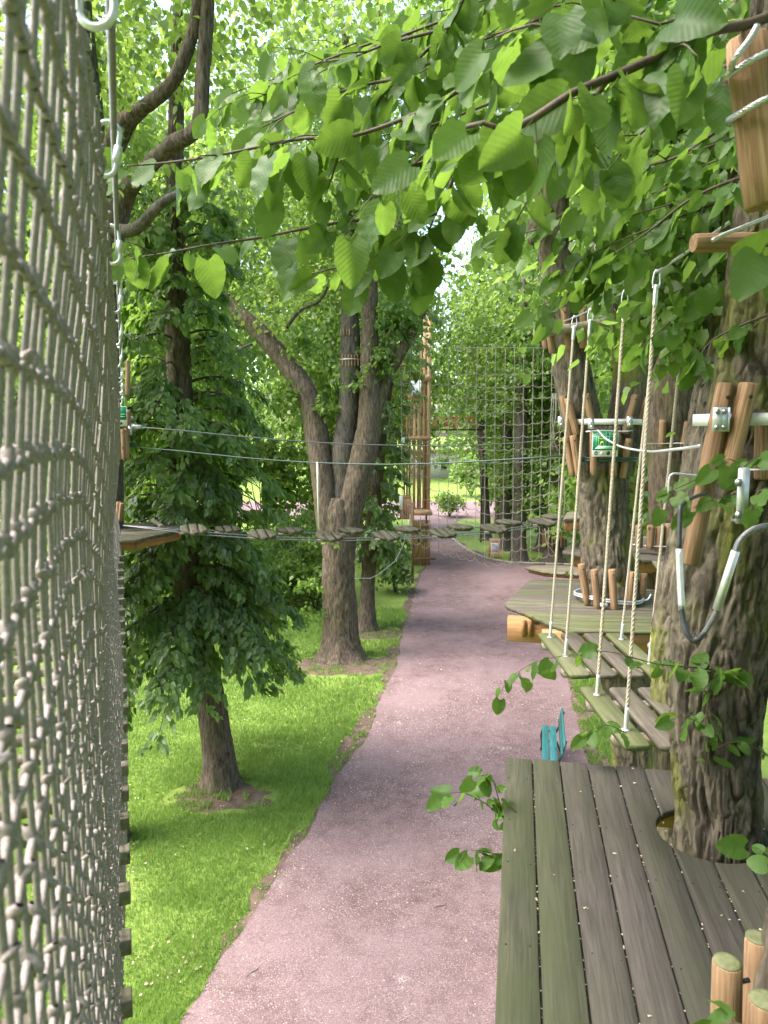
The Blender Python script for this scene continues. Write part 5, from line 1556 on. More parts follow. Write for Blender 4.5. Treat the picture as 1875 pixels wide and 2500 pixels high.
# ------------------------------------------------------------------ sign on the forked linden
def text_mesh(s, size, depth=.001, font=None):
    cu = bpy.data.curves.new('txt', 'FONT')
    cu.body = s; cu.size = size; cu.extrude = depth; cu.align_x = 'CENTER'; cu.align_y = 'CENTER'; cu.resolution_u = 3
    o = bpy.data.objects.new('txt', cu)
    COL.objects.link(o)
    dg = bpy.context.evaluated_depsgraph_get()
    me = bpy.data.meshes.new_from_object(o.evaluated_get(dg))
    bpy.data.objects.remove(o); bpy.data.curves.remove(cu)
    me.name = 'lettering'
    return me
def course_sign():
    c = at(1477, 1083, 6.93)
    root = empty('course_sign', c, 'square green and white picture sign on the forked linden', 'sign')
    Mx = M_axes(c, (1, 0, 0), (0, 0, 1), (0, -1, 0))
    w = .252
    def part(name, mat, polys, z0, z1):
        mb = MB()
        for P in polys:
            mb.prism(P, z0, z1)
        return mb.build(name, mat, root, Mx)
    R = lambda x0, y0, x1, y1: [(x0 * w, y0 * w), (x1 * w, y0 * w), (x1 * w, y1 * w), (x0 * w, y1 * w)]
    bx = lambda u, v: (u / 1659 * 80 / 63 - .63, .70 - v / 1659 * 80 / 63)       # crop pixels -> sign units
    def pt(u, v):
        a, b = bx(u, v); return (a * w, b * w)
    part('panel', M['white'], [R(-.5, -.5, .5, .5)], 0, .004)
    part('picture', M['sign_green'], [R(-.48, -.255, .48, .48)], .004, .006)
    lines = [R(-.48, .275, .48, .292)] + [R(x, -.12, x + .014, .31) for x in (-.355, -.27, -.06, .02, .14, .30)]
    part('bars', M['mint'], lines[:1], .006, .0072)
    part('bars', M['mint'], lines[1:], .0074, .0082)
    part('board', M['mint'], [[(-.40 * w, -.205 * w), (.27 * w, -.205 * w), (.385 * w, -.085 * w), (-.275 * w, -.085 * w)]], .0084, .0096)
    fig = [[pt(520, 1000), pt(600, 1000), pt(660, 850), pt(735, 1000), pt(800, 1000), pt(700, 790), pt(620, 790)],
           [pt(415, 590), pt(560, 640), pt(650, 655), pt(770, 650), pt(900, 595), pt(900, 625), pt(770, 690), pt(640, 695), pt(540, 680), pt(415, 620)]]
    part('figure', M['yellow'], fig + [[(pt(655, 545)[0] + .035 * w * math.cos(a), pt(655, 545)[1] + .035 * w * math.sin(a)) for a in np.linspace(0, 6.283, 14, endpoint=False)]], .0098, .0106)
    disc = lambda x, y, r: [((x + r * math.cos(a)) * w, (y + r * math.sin(a)) * w) for a in np.linspace(0, 6.283, 22, endpoint=False)]
    part('symbol', M['navy'], [disc(-.345, -.365, .078)], .0044, .0054)
    part('symbol', M['white'], [R(-.41, -.372, -.365, -.355), R(-.325, -.372, -.28, -.355), disc(-.345, -.405, .012)], .0056, .0062)
    part('symbol', M['red'], [disc(-.105, -.365, .078)], .0044, .0050)
    part('symbol', M['white'], [disc(-.105, -.365, .062)], .0052, .0056)
    part('symbol', M['red'], [[(-.15 * w, -.40 * w), (-.135 * w, -.40 * w), (-.11 * w, -.35 * w), (-.075 * w, -.40 * w), (-.06 * w, -.40 * w), (-.09 * w, -.32 * w), (-.12 * w, -.32 * w)]], .0058, .0064)
    part('symbol', M['navy'], [disc(.13, -.365, .078)], .0044, .0054)
    me = text_mesh('Grand Vide', .052, .0006)
    link('lettering', me, M['mint'], root, Mx @ Matrix.Translation((0, .385 * w, .0068)))
    mb = MB(); mb.tube(resample([at(1430, 1054, 6.93), at(1470, 1051, 6.91), at(1520, 1053, 6.92), at(1545, 1051, 6.95)], .05), .006, 8)
    mb.build('hanger_wire', M['zinc'], root, None, True)
course_sign()

# ------------------------------------------------------------------ the net bridge beside the camera
SEND = 10.3
def cable_h(s):
    """height of the top cable over the lens"""
    s = np.asarray(s, dtype=float)
    return np.interp(s, [0, .9, 1.5, 2.1, 2.7, 3.3, 3.9, 4.5, 5.1, 6.5, 8, 9.2, SEND], [.50, .51, .545, .515, .48, .438, .396, .36, .33, .30, .34, .44, .58])
def net_xyz(s, t, lat):
    """s metres along the bridge, t metres below the cable"""
    z = H + cable_h(s) - t
    return np.stack([NETDIR.x * s + NETLAT.x * lat, NETDIR.y * s + NETLAT.y * lat, z], -1)
def build_net(latf, rootlabel, mat, seed, s0, s1, full=True, cell=.070, height=2.30, r0=.0032, dipk=.34, gp='netting walls of the bridge', tube_n=6):
    r = np.random.default_rng(seed)
    ss = np.arange(s0, s1, cell * .76)
    tt = np.arange(0.03, height, cell)
    Sg, Tg = np.meshgrid(ss, tt, indexing='ij')
    env = smoothstep(.7, 3.2, Sg) * (1 - smoothstep(6.5, 10.1, Sg))
    dip = dipk * env * smoothstep(0, .5, Tg)
    Sj = Sg + r.normal(size=(len(ss), 1)) * cell * .06 + r.normal(size=Sg.shape) * cell * .015 + .02 * np.sin(Tg * 2.1 + Sg * .6)
    Tj = Tg + dip + r.normal(size=(1, len(tt))) * cell * .04 + r.normal(size=Sg.shape) * cell * .02
    lat = latf(Sg, Tg) + r.normal(size=(len(ss), 1)) * .0012 + r.normal(size=Sg.shape) * .0008
    P = net_xyz(Sj, Tj, lat)
    ns, nt = Sg.shape
    parts = []
    mb = MB()
    near = int(np.searchsorted(ss, 3.0)) if full else 0
    def segs(P0, P1, rad, n, sag):
        P0 = P0.reshape(-1, 3); P1 = P1.reshape(-1, 3); rad = np.broadcast_to(rad, (len(P0),))
        Pm = (P0 + P1) / 2 + sag
        rings = []
        D = P1 - P0; D /= np.linalg.norm(D, axis=1)[:, None] + 1e-9
        up = np.where(np.abs(D[:, 2:3]) > .7, np.array([[1.0, .3, 0]]), np.array([[0, 0, 1.0]]))
        A = np.cross(D, up); A /= np.linalg.norm(A, axis=1)[:, None]
        Bv = np.cross(D, A)
        a = np.linspace(0, 2 * math.pi, n, endpoint=False)
        ring = lambda C: C[:, None, :] + rad[:, None, None] * (np.cos(a)[None, :, None] * A[:, None, :] + np.sin(a)[None, :, None] * Bv[:, None, :])
        V = np.stack([ring(P0), ring(Pm), ring(P1)], 1)
        N = len(P0)
        k = np.arange(n)
        F1 = np.stack([k, (k + 1) % n, n + (k + 1) % n, n + k], -1)
        F = np.concatenate([F1, F1 + n])
        mb.add(V.reshape(-1, 3), (np.arange(N)[:, None, None] * (3 * n) + F[None]).reshape(-1, 4))
    def batch(i0, i1, n):
        if i1 - i0 < 2:
            return
        sub = P[i0:i1]
        v0, v1 = sub[:, :-1], sub[:, 1:]
        segs(v0, v1, r0, n, np.array([0, 0, 0]))
        h0, h1 = sub[:-1], sub[1:]
        segs(h0, h1, r0 * 1.12, n, np.array([0, 0, -.006]))
    if full:
        batch(0, near + 1, tube_n + 1)
        batch(near, ns, 4)
    else:
        batch(0, ns, 3)
    # knots
    K = P[: ns if full else 0].reshape(-1, 3)
    kn = len(K)
    if kn:
        lim = int(np.searchsorted(ss, 6.5)) * nt
        K = K[:lim]; kn = len(K)
        ph = r.random(kn) * 6.28
        a = np.linspace(0, 2 * math.pi, 7, endpoint=False)
        prof = [(.0026, -.0115), (.0060, -.0080), (.0050, -.0042), (.0067, .000), (.0052, .0042), (.0062, .0075), (.0026, .0110)]
        V = []
        tl = r.normal(size=(kn, 2)) * .35
        for (rr_, z_) in prof:
            x = rr_ * np.cos(a)[None, :] * 1.15; y = rr_ * np.sin(a)[None, :]
            V.append(np.stack([K[:, 0, None] + x + tl[:, 0:1] * z_, K[:, 1, None] + y + tl[:, 1:2] * z_, K[:, 2, None] + z_ + 0.35 * x * np.sin(ph)[:, None]], -1))
        V = np.stack(V, 1)
        n = 7; m = len(prof)
        i = np.arange(m - 1)[:, None] * n; k = np.arange(n)[None, :]
        F = np.stack([i + k, i + (k + 1) % n, i + n + (k + 1) % n, i + n + k], -1).reshape(-1, 4)
        mb.add(V.reshape(-1, 3), (np.arange(kn)[:, None, None] * (m * n) + F[None]).reshape(-1, 4))
    o = mb.build('bridge_net', mat, None, None, True)
    return tag(o, rootlabel, 'net', gp, 'stuff'), P
def latR(s, t):
    top = .014 + .034 * np.exp(-(s / 1.0) ** 2)
    base = -top - (.078 - top) * smoothstep(.0, .7, t) - .012 * np.sin(s * 1.3 + t * 2.0) * smoothstep(.1, .6, t)
    return base + .012 * smoothstep(1.6, 2.3, t) - .009 * s * smoothstep(.25, 1.1, t) * (1 - .9 * smoothstep(1.2, 1.9, t))
net1, PN = build_net(latR, 'grey knotted rope netting that walls the side of the bridge by the camera', M['net'], 1, .28, SEND - .3)
net2, _ = build_net(lambda s, t: -.95 - .05 * smoothstep(0, .6, t), 'knotted netting on the far side of the net bridge, coloured dark for backlight', M['net_backlit'], 2, .9, SEND - .3, False, .066, 2.25, .0032, .2)
# top cables
def cable_pts(lat, n=90):
    s = np.linspace(.25, SEND, n)
    return net_xyz(s, np.full(n, -.03), np.full(n, lat))
mb = MB()
laid_curve(mb, cable_pts(.006)[:26], .0062, .05, 7, 5, .0065)
mb.tube(cable_pts(.006)[25:], .0058, 8)
tag(mb.build('steel_cable', M['cable'], None, None, True), 'twisted steel cable that the near netting hangs from', 'cable', 'top cables of the net bridge')
mb = MB(); mb.tube(cable_pts(-.95), .0058, 8)
tag(mb.build('steel_cable', M['cable'], None, None, True), 'straight steel cable over the backlit far netting', 'cable', 'top cables of the net bridge')
# quick links clipped on the cable: rod bent to an oval, sleeve nut on one side
def quick_link():
    root = empty('quick_link', (0, 0, 0))
    L, W, rr = .050, .020, .0046
    pts = [(W * math.cos(a) * (1 if abs(math.sin(a)) < .99 else 1), 0, (L - W) * (1 if math.sin(a) > 0 else -1) + W * math.sin(a)) for a in np.linspace(0, 2 * math.pi, 33)[:-1]]
    pts = pts + [pts[0]]
    mb = MB(); mb.tube(pts, rr, 10, False)
    mb.build('rod', M['zinc'], root, None, True)
    mb = MB(); mb.lathe([(.006, -.016), (.0078, -.015), (.0078, .015), (.006, .016)], 6, Matrix.Translation((W, 0, -.004)))
    mb.build('sleeve_nut', M['zinc'], root)
    return root
ql = quick_link()
QG = 'quick links along the net cable'
QS = [.9 + .6 * k for k in range(11)]
QS = [q for q in QS if q < 8]
for k, s in enumerate(QS):
    o = ql if k == 0 else copy_tree(ql)
    c = net_xyz(np.array(s), np.array(-.03 + .042), np.array(-.008))
    o.location = Vector(c)
    o.rotation_euler = (0, math.radians(random.uniform(-6, 14)), math.radians(20.1 - 12 + random.uniform(-25, 25)))
    tag(o, 'oval zinc quick link joining the near netting to its steel cable', 'quick link', QG)
# foot rope, walking beams and bottom cables
def walk_z(s):
    return H - 1.80 - .06 * smoothstep(.6, 4, np.asarray(s, dtype=float)) + .46 * smoothstep(5.0, 9.8, np.asarray(s, dtype=float))
DHW = []
s = 1.10
k = 0
while s < 9.0:
    z = float(walk_z(s))
    c0 = NETDIR * s + NETLAT * (-.04)
    c1_ = NETDIR * s + NETLAT * (-.995)
    root = None
    mb = MB()
    mb.prism([(0, -.034), (.955, -.034), (.955, .034), (0, .034)], -.06, 0, .005)
    o = mb.build('walking_beam', M['step_wood'], None, M_axes((c1_.x, c1_.y, z), NETLAT, NETDIR, (0, 0, 1)))
    tag(o, 'square wooden beam, one of the row walked on inside the net bridge', 'beam', 'walking beams of the net bridge', 'thing')
    mb = MB()
    mb.box((.88, -.036, -.02), (.02, .004, .05))
    V = np.concatenate(mb.v); Mx = M_axes((c1_.x, c1_.y, z), NETLAT, NETDIR, (0, 0, 1)); mb.v = [V @ np.array(Mx.to_3x3()).T + np.array(Mx.translation)]
    mb.build('strap', M['zinc'], o, None, True)
    s += .30 + random.uniform(-.012, .012)
    k += 1
for lat, lab in ((-.10, 'bottom cable under the beams on the near side of the net bridge'), (-.86, 'bottom cable under the beams on the far side of the net bridge')):
    pts = [NETDIR * q + NETLAT * lat + Vector((0, 0, float(walk_z(q)) - .095)) for q in np.linspace(.4, 9.3, 50)]
    mb = MB(); mb.tube(pts, .008, 6)
    tag(mb.build('steel_cable', M['cable'], None, None, True), lab, 'cable', 'bottom cables of the net bridge')
mb = MB()
laid_curve(mb, [NETDIR * q + NETLAT * -.93 + Vector((0, 0, float(walk_z(q)) + .05)) for q in np.linspace(.5, 9.3, 40)], .016, .12, 3, 6, .02)
tag(mb.build('hand_rope', M['rope_white'], None, None, True), 'thick white laid rope along the foot of the backlit far netting', 'rope')

# sign, logs and tackle on the linden at the far end of the bridge
cE = collar('bundle of logs with white bands on the linden at the net bridge end', [((300, 1048), (303, 1122), 9.62), ((309, 1045), (311, 1121), 9.64), ((290, 1046), (292, 1122), 9.62), ((314, 1000), (313, 1040), 9.64), ((313, 880), (311, 965), 9.64), ((290, 1225), (288, 1272), 9.64), ((298, 1228), (293, 1272), 9.6)], 9.64, .033)
mb = MB()
tE = at(262, 1030, 9.95)
for py in (1019, 1038):
    zz = at(300, py, 9.64).z
    mb.tube([(tE.x + 0.33 * math.cos(a), 9.95 + .36 * math.sin(a), zz) for a in np.linspace(0, 6.283, 40)], .024, 4, False)
mb.build('band', M['aluminium'], cE)
mb = MB()
for py in (1083, 1087):
    zz = at(300, py, 9.64).z
    mb.tube([(tE.x + 0.32 * math.cos(a), 9.95 + .36 * math.sin(a), zz) for a in np.linspace(0, 6.283, 40)], .013, 6, False)
mb.build('wire_wrap', M['green_wire'], cE, None, True)
sg = empty('course_sign', at(298, 1015, 9.52), 'small green and white sign at the far end of the net bridge', 'sign')
cc = at(296, 1016, 9.52); Mx = M_axes(cc, (1, 0, 0), (0, 0, 1), (0, -1, 0))
mb = MB(); mb.prism([(-.12, -.13), (.075, -.13), (.075, .13), (-.12, .13)], 0, .004); mb.build('panel', M['white'], sg, Mx)
mb = MB(); mb.prism([(-.115, -.05), (.07, -.05), (.07, .125), (-.115, .125)], .0042, .006); mb.build('picture', M['sign_green'], sg, Mx)
mb = MB(); mb.prism([(-.10, .02), (.055, .02), (.055, .03), (-.10, .03)], .0062, .007); mb.prism([(-.10, -.01), (.055, -.01), (.055, -.002), (-.10, -.002)], .0062, .007); mb.build('bars', M['mint'], sg, Mx)
mb = MB(); mb.prism([(-.005 + .02 * math.cos(a), -.092 + .02 * math.sin(a)) for a in np.linspace(0, 6.283, 14, endpoint=False)], .0042, .006); mb.build('symbol', M['navy'], sg, Mx)
lo = log(onz(374, 1277, ZL) + Vector((0, 0, .036)), onz(396, 1293, ZL) + Vector((0, 0, .036)), .036, None, 'deck_log', M['grey_beam']); tag(lo, 'short round log lying on the deck at the net bridge end', 'log')

# ------------------------------------------------------------------ floating steps across the path
YFf = lambda px: 9.35 + (px - 470) / 900 * 1.7
YBf = lambda px: 9.95 + (px - 470) / 900 * 1.7
front = [(472, 1288), (640, 1301), (803, 1306), (943, 1304), (1081, 1298), (1206, 1287), (1324, 1271)]
back = [(556, 1288), (708, 1291), (857, 1292), (995, 1289), (1123, 1283), (1243, 1272), (1356, 1259)]
GP = 'floating steps in a line across the path'
def float_step(c, label, tilt=0.0):
    root = empty('floating_step', c, label, 'floating step', GP)
    sk = Vector((-.31, .95, math.tan(tilt))).normalized(); ri = Vector((1, 0, 0)); nn = ri.cross(sk).normalized(); ri = sk.cross(nn)
    rr = random.Random(int(c[0] * 1000))
    for i in (-1, 0, 1):
        l0, l1 = (-.19, .19)
        w = .128
        o0 = Vector(c) + ri * (i * .12)
        if i == -1:
            P = [(-.048, .0), (.048, -.20), (.048, .21), (-.048, .15)]
        elif i == 1:
            P = [(-.048, -.21), (.048, -.14), (.048, .0), (-.048, .20)]
        else:
            P = [(-.048, -.22), (.048, -.22), (.048, .22), (-.048, .22)]
        plank(P, .045, M_axes((o0.x, o0.y, o0.z + rr.uniform(-.004, .004)), ri, sk, nn), M['float_wood'], root, .006)
    mb = MB()
    mb.box((c[0], c[1] + .07, c[2] - .062), (.32, .04, .03)); mb.box((c[0], c[1] - .09, c[2] - .062), (.32, .04, .03))
    mb.build('batten', M['grey_beam'], root)
names_f = ['at the net bridge deck', 'in front of the gap past the dark linden', 'in front of the forked trunk', 'before the foot of the tower', 'over the gravel path', 'below the hem of the climbing net', 'near the ringed linden']
for i, p in enumerate(front):
    float_step(at(p[0], p[1], YFf(p[0])), 'three-slat floating step of the front line, ' + names_f[i], math.radians(8))
names_b = ['next to the net bridge deck', 'over the pale bushes', 'touching the view of the fork', 'below the white sleeve', 'beyond the gravel path', 'behind the folding board', 'at the plank landing']
for i, p in enumerate(back):
    float_step(at(p[0], p[1], YBf(p[0])), 'three-slat floating step of the back line, ' + names_b[i], math.radians(2))
def steps_cable(lst, Y, dy, dz, lab):
    pts = [at(300, 1283, Y(300))] + [at(p[0], p[1], Y(p[0])) + Vector((0, dy, dz)) for p in lst] + [at(1470, 1250, Y(1470))]
    wire('steel_cable', pts, .008, M['cable'], lab, 'cable', 'cables under the floating steps', 6, .5)
steps_cable(front, YFf, -.10, -.07, 'cable carrying the near ends of the front floating steps')
steps_cable(front, YFf, .12, -.07, 'cable carrying the rear ends of the front floating steps')
steps_cable(back, YBf, .10, -.07, 'cable carrying the back line of floating steps')
wire('steel_cable', [at(310, 1064, 9.7), at(345, 1043, 9.7), at(560, 1063, 9.9), at(770, 1080, 10.1), at(950, 1087, 10.3), at(1150, 1088, 10.5), at(1340, 1075, 10.7), at(1500, 1060, 10.8)], .009, M['cable'], 'upper safety line across the path above the floating steps', 'cable', None, 6, .5)
wire('safety_line', [at(310, 1090, 9.7), at(430, 1100, 9.5), at(600, 1118, 9.2), at(775, 1130, 8.9), at(950, 1134, 8.5), at(1080, 1131, 8.2), at(1250, 1121, 7.7), at(1385, 1112, 7.2)], .009, M['green_wire'], 'dark green safety line from the net bridge to the forked linden', 'cable', None, 6, .4)
wire('hanging_pole', [at(775, 1128, 8.9), at(776, 1200, 8.9), at(779, 1290, 8.9)], .011, M['rope_white'], 'straight pale pole hanging from the dark green line', 'pole', None, 8, .3)
tk = empty('pulley_tackle', at(334, 1042, 9.7), 'small grey tackle block on the upper safety line', 'tackle')
mb = MB(); mb.box(at(334, 1042, 9.7), (.12, .03, .055)); mb.tube([at(318, 1040, 9.7), at(318, 1062, 9.7)], .03, 8)
mb.build('block', M['zinc'], tk)

# ------------------------------------------------------------------ big climbing net
def climbing_net():
    Y = 19.5
    cols = 18
    px0, px1 = 979, 1372
    root = empty('climbing_net', at(1175, 1330, Y), 'tall wide-meshed climbing net hanging across the path', 'net')
    rr = random.Random(8)
    top, bot = 850, 1335
    rows = 18
    G = [[None] * rows for _ in range(cols)]
    for i in range(cols):
        for j in range(rows):
            u = i / (cols - 1); t = j / (rows - 1)
            x = px0 + (px1 - px0) * u - 14 * t * (u - .2)
            lower = bot - 20 * (1 - u) * 1.5 + 34 * math.sin(math.pi * u) + (10 if u > .5 else 0)
            y = top + (lower - top) * t + 10 * math.sin(math.pi * u * 1.0) * t + rr.uniform(-2.0, 2.0)
            p = at(x + rr.uniform(-1.2, 1.2), y, Y + .5 * math.sin(3 * u + t))
            G[i][j] = p
    for i in range(cols):
        mb = MB(); mb.tube(G[i], .0095, 5)
        mb.build('vertical_rope', M['rope'], root, None, True)
    mb = MB()
    for j in range(2, rows):
        for i in range(cols - 1):
            a, b = G[i][j], G[i + 1][j]
            sag = .045 + .02 * rr.random() + (.05 if j > rows - 4 else 0)
            mb.tube([a, a + (b - a) * .3 + Vector((0, 0, -sag * .85)), a + (b - a) * .7 + Vector((0, 0, -sag * .85)), b], .0085, 4, False)
    mb.build('cross_ropes', M['rope'], root, None, True)["kind"] = 'stuff'
    mb = MB()
    mb.tube([G[0][0], G[cols - 1][0]], .011, 6)
    mb.build('head_rope', M['rope'], root, None, True)
    for (px, ya, yb) in ((979, 1210, 1244), (984, 1068, 1082)):
        mb = MB(); mb.tube([at(px, ya, Y - .03), at(px, yb, Y - .03)], .045, 10)
        mb.build('sleeve', M['white'], root)
    # loose gathered end
    mb = MB()
    for k in range(5):
        q = rr.uniform(-.05, .05)
        mb.tube(resample([at(1353, 960, Y) + Vector((q, 0, 0)), at(1350, 1020, Y) + Vector((q * 1.6, 0, 0)), at(1351, 1065, Y) + Vector((-q, 0, 0)), at(1350, 1100, Y) + Vector((q * 3, 0, 0))], .3), .012, 5)
    mb.build('gathered_end', M['rope'], root, None, True)
climbing_net()
wire('slack_rope', [at(1000, 1265, 17), at(985, 1330, 17), at(965, 1370, 17), at(925, 1402, 17.2), at(905, 1412, 17.5), at(866, 1412, 17.9)], .009, M['cable'], 'slack grey rope drooping from the steps to the forked trunk', 'rope', None, 6, .3)
wire('prop_pole', [onz(1001, 1436) , at(985, 1390, onz(1001, 1436).y), at(971, 1352, onz(1001, 1436).y)], .03, M['rope_white'], 'thin white pole slanting over the shrub by the tower post', 'pole', None, 8, .5)
for k, (px, y0, y1, Y, lab) in enumerate([(1330, 1290, 1360, 20, 'loose rope end hanging below the climbing net by the ringed linden'), (1375, 1150, 1290, 20, 'second loose rope hanging beside the ringed linden')]):
    wire('slack_rope', [at(px, y0, Y), at(px + 4, (y0 + y1) / 2, Y), at(px - 3 if k else px + 30, y1, Y)], .013, M['rope'], lab, 'rope', None, 6, .3)

# ------------------------------------------------------------------ wooden tower and gate
def tower():
    Y = 31.0
    root = empty('wooden_tower', (at(1030, 1400, Y).x, Y, 0), 'tall orange-brown slatted wooden tower beside the path', 'tower')
    def pxbox(name, x0, y0, x1, y1, yy, d, mat=M['tower_wood'], par=None):
        a, b = at(x0, y1, yy), at(x1, y0, yy)
        mb = MB()
        c = (a + b) / 2
        w, h = abs(b.x - a.x), abs(b.z - a.z)
        mb.prism([(-w / 2, -d / 2), (w / 2, -d / 2), (w / 2, d / 2), (-w / 2, d / 2)], -h / 2, h / 2, 0.004)
        return mb.build(name, mat, par or root, Matrix.Translation(c))
    pxbox('post', 1041, 770, 1053, 1250, Y, .2)
    pxbox('post', 1031, 770, 1040, 1250, Y + .1, .16)
    pxbox('post', 1024, 850, 1030, 1250, Y + 1.5, .16)
    pxbox('post', 985, 800, 990, 1250, Y + 1.5, .16)
    for x in (1007, 1017.5):
        pxbox('slat', x, 985, x + 8, 1248, Y + .2, .03)
    for x in (1036.5,):
        pxbox('slat', x, 925, x + 5, 1248, Y + .3, .03)
    for x in (993, 999):
        pxbox('slat', x - 2, 990, x + 3.5, 1215, Y + .9, .03)
    pxbox('floor_beam', 1003, 920, 1052, 933, Y + .3, .9)
    pxbox('floor_beam', 996, 964, 1030, 976, Y + .2, .3)
    pxbox('floor_beam', 948, 1066, 1047, 1074, Y + .1, .5)
    pxbox('floor_beam', 1004, 1244, 1053, 1254, Y - .1, 1.4)
    pxbox('floor_beam', 976, 1210, 1004, 1217, Y + .3, .5)
    for i in range(6):
        pxbox('wall_board', 976 + i * 4.9, 1217, 976 + i * 4.9 + 4.7, 1268, Y - .3 + .01 * (i % 2), .03, M['gate_wood'])
    pxbox('post', 1004, 1226, 1011, 1427, 28.2, .12, M['log_wood'])
    pxbox('post', 999, 1255, 1003, 1420, 28.8, .12)
    # white weather sheet tied to the frame
    mb = MB()
    q = [at(997, 931, Y - .2), at(1029, 927, Y - .2), at(1026, 961, Y - .25), at(1004, 963, Y - .25)]
    V = []; n = 8
    for i in range(n + 1):
        for j in range(n + 1):
            u, v = i / n, j / n
            p = (q[0] * (1 - u) + q[1] * u) * (1 - v) + (q[3] * (1 - u) + q[2] * u) * v
            V.append(tuple(p + Vector((0, -.08 * math.sin(u * 9) * .5 - .05 * math.sin(v * 3), 0))))
    F = [(i * (n + 1) + j, (i + 1) * (n + 1) + j, (i + 1) * (n + 1) + j + 1, i * (n + 1) + j + 1) for i in range(n) for j in range(n)]
    mb.add(V, F)
    V2 = [(v[0], v[1] + .01, v[2]) for v in V]
    mb.add(V2, [f[::-1] for f in F])
    mb.build('weather_sheet', M['white'], root, None, True)
    # gate
    g = empty('wooden_gate', (onz(1031, 1380).x, onz(1031, 1380).y, 0), 'board gate with a slanting brace standing open at the tower foot', 'gate')
    Yg = onz(1031, 1380).y
    for i in range(9):
        x = 1010.5 + i * 4.45
        pxbox('board', x, 1269 + (i % 3) * .3, x + 4.3, 1380, Yg + .006 * (i % 2), .04, M['gate_wood'], g)
    pxbox('rail', 1010, 1361, 1064, 1367, Yg - .05, .05, M['beam_wood'], g)
    pxbox('rail', 1010, 1283, 1051, 1288, Yg - .05, .05, M['beam_wood'], g)
    a, b = at(1012, 1360, Yg - .07), at(1040, 1308, Yg - .07)
    d = (b - a).normalized(); L = (b - a).length
    mb = MB(); mb.prism([(-.05, 0), (.05, 0), (.05, L), (-.05, L)], 0, .04, .004)
    mb.build('brace', M['beam_wood'], g, M_axes(a, (d.z, 0, -d.x), d, (0, -1, 0)))
    mb = MB(); c = at(1035.5, 1320, Yg - .06); mb.lathe([(.085, 0), (.085, .01)], 20, M_along(c, c + Vector((0, -1, 0)))); mb.build('round_plaque', M['teal'], g)
    mb = MB(); c = at(1023, 1319, Yg - .03); mb.box(c, (.12, .02, .2)); mb.build('latch_plate', M['iron'], g)
tower()
# letters over the path
lt = empty('letter_sign', at(1110, 1040, 39), 'rust-coloured cut-out letters on a beam between the trees past the net', 'sign')
for ch, px in zip('AOCIRTA', (1065, 1081, 1097, 1107, 1118, 1141, 1157)):
    me = text_mesh(ch, .85, .03)
    c = at(px, 1032, 39)
    link('letter', me, M['letter'], lt, M_axes(c, (1, 0, 0), (0, 0, 1), (0, -1, 0)))
mb = MB(); mb.tube([at(1040, 1049, 39.05), at(1180, 1049, 39.05)], .045, 8); mb.build('beam', M['bark_dark'], lt)
for px in (1042, 1178):
    mb = MB(); mb.tube([at(px, 1049, 39.05), Vector((at(px, 1049, 39.05).x, 39.05, 0))], .05, 8)
    mb.build('post', M['bark_dark'], lt)

# ------------------------------------------------------------------ folding board, bench, far wall
def a_board():
    b = onz(1207, 1362)
    root = empty('folding_board', b, 'orange wooden folding sign board with a white sheet by the kerb', 'sign board')
    wd = .50; hh = .98
    for sgn, nm in ((-1, 'front_panel'), (1, 'rear_panel')):
        ax = Vector((0, -sgn * .26, hh)).normalized()
        o0 = Vector((b.x, b.y + sgn * .26, .02))
        mb = MB()
        for (x0, y0, x1, y1) in ((-wd / 2, 0, -wd / 2 + .05, hh), (wd / 2 - .05, 0, wd / 2, hh), (-wd / 2 + .05, .14, wd / 2 - .05, .24), (-wd / 2 + .05, hh - .05, wd / 2 - .05, hh)):
            mb.prism([(x0, y0), (x1, y0), (x1, y1), (x0, y1)], -.012, .012, .002)
        Mx = M_axes(o0, (1, 0, 0), ax, Vector((1, 0, 0)).cross(ax))
        mb.build(nm, M['orange'], root, Matrix.Translation(Vector((0, 0, 0))) @ Mx)
        mb = MB(); mb.prism([(-wd / 2 + .052, .242), (wd / 2 - .052, .242), (wd / 2 - .052, hh - .052), (-wd / 2 + .052, hh - .052)], -.005, .005)
        s = mb.build('sheet', M['white'] if sgn < 0 else M['orange'], root, Mx)
        if sgn < 0:
            mb = MB(); mb.prism([(-.18, .76), (.18, .76), (.18, .90), (-.18, .90)], .006, .008); mb.build('heading', M['orange'], s, Mx)
            mb = MB()
            for i, yy in enumerate((.66, .60, .54, .44, .38, .32)):
                mb.prism([(-.15, yy), (.02 + .05 * (i % 3), yy), (.02 + .05 * (i % 3), yy + .025), (-.15, yy + .025)], .006, .008)
            mb.build('print', M['navy'], s, Mx)
a_board()
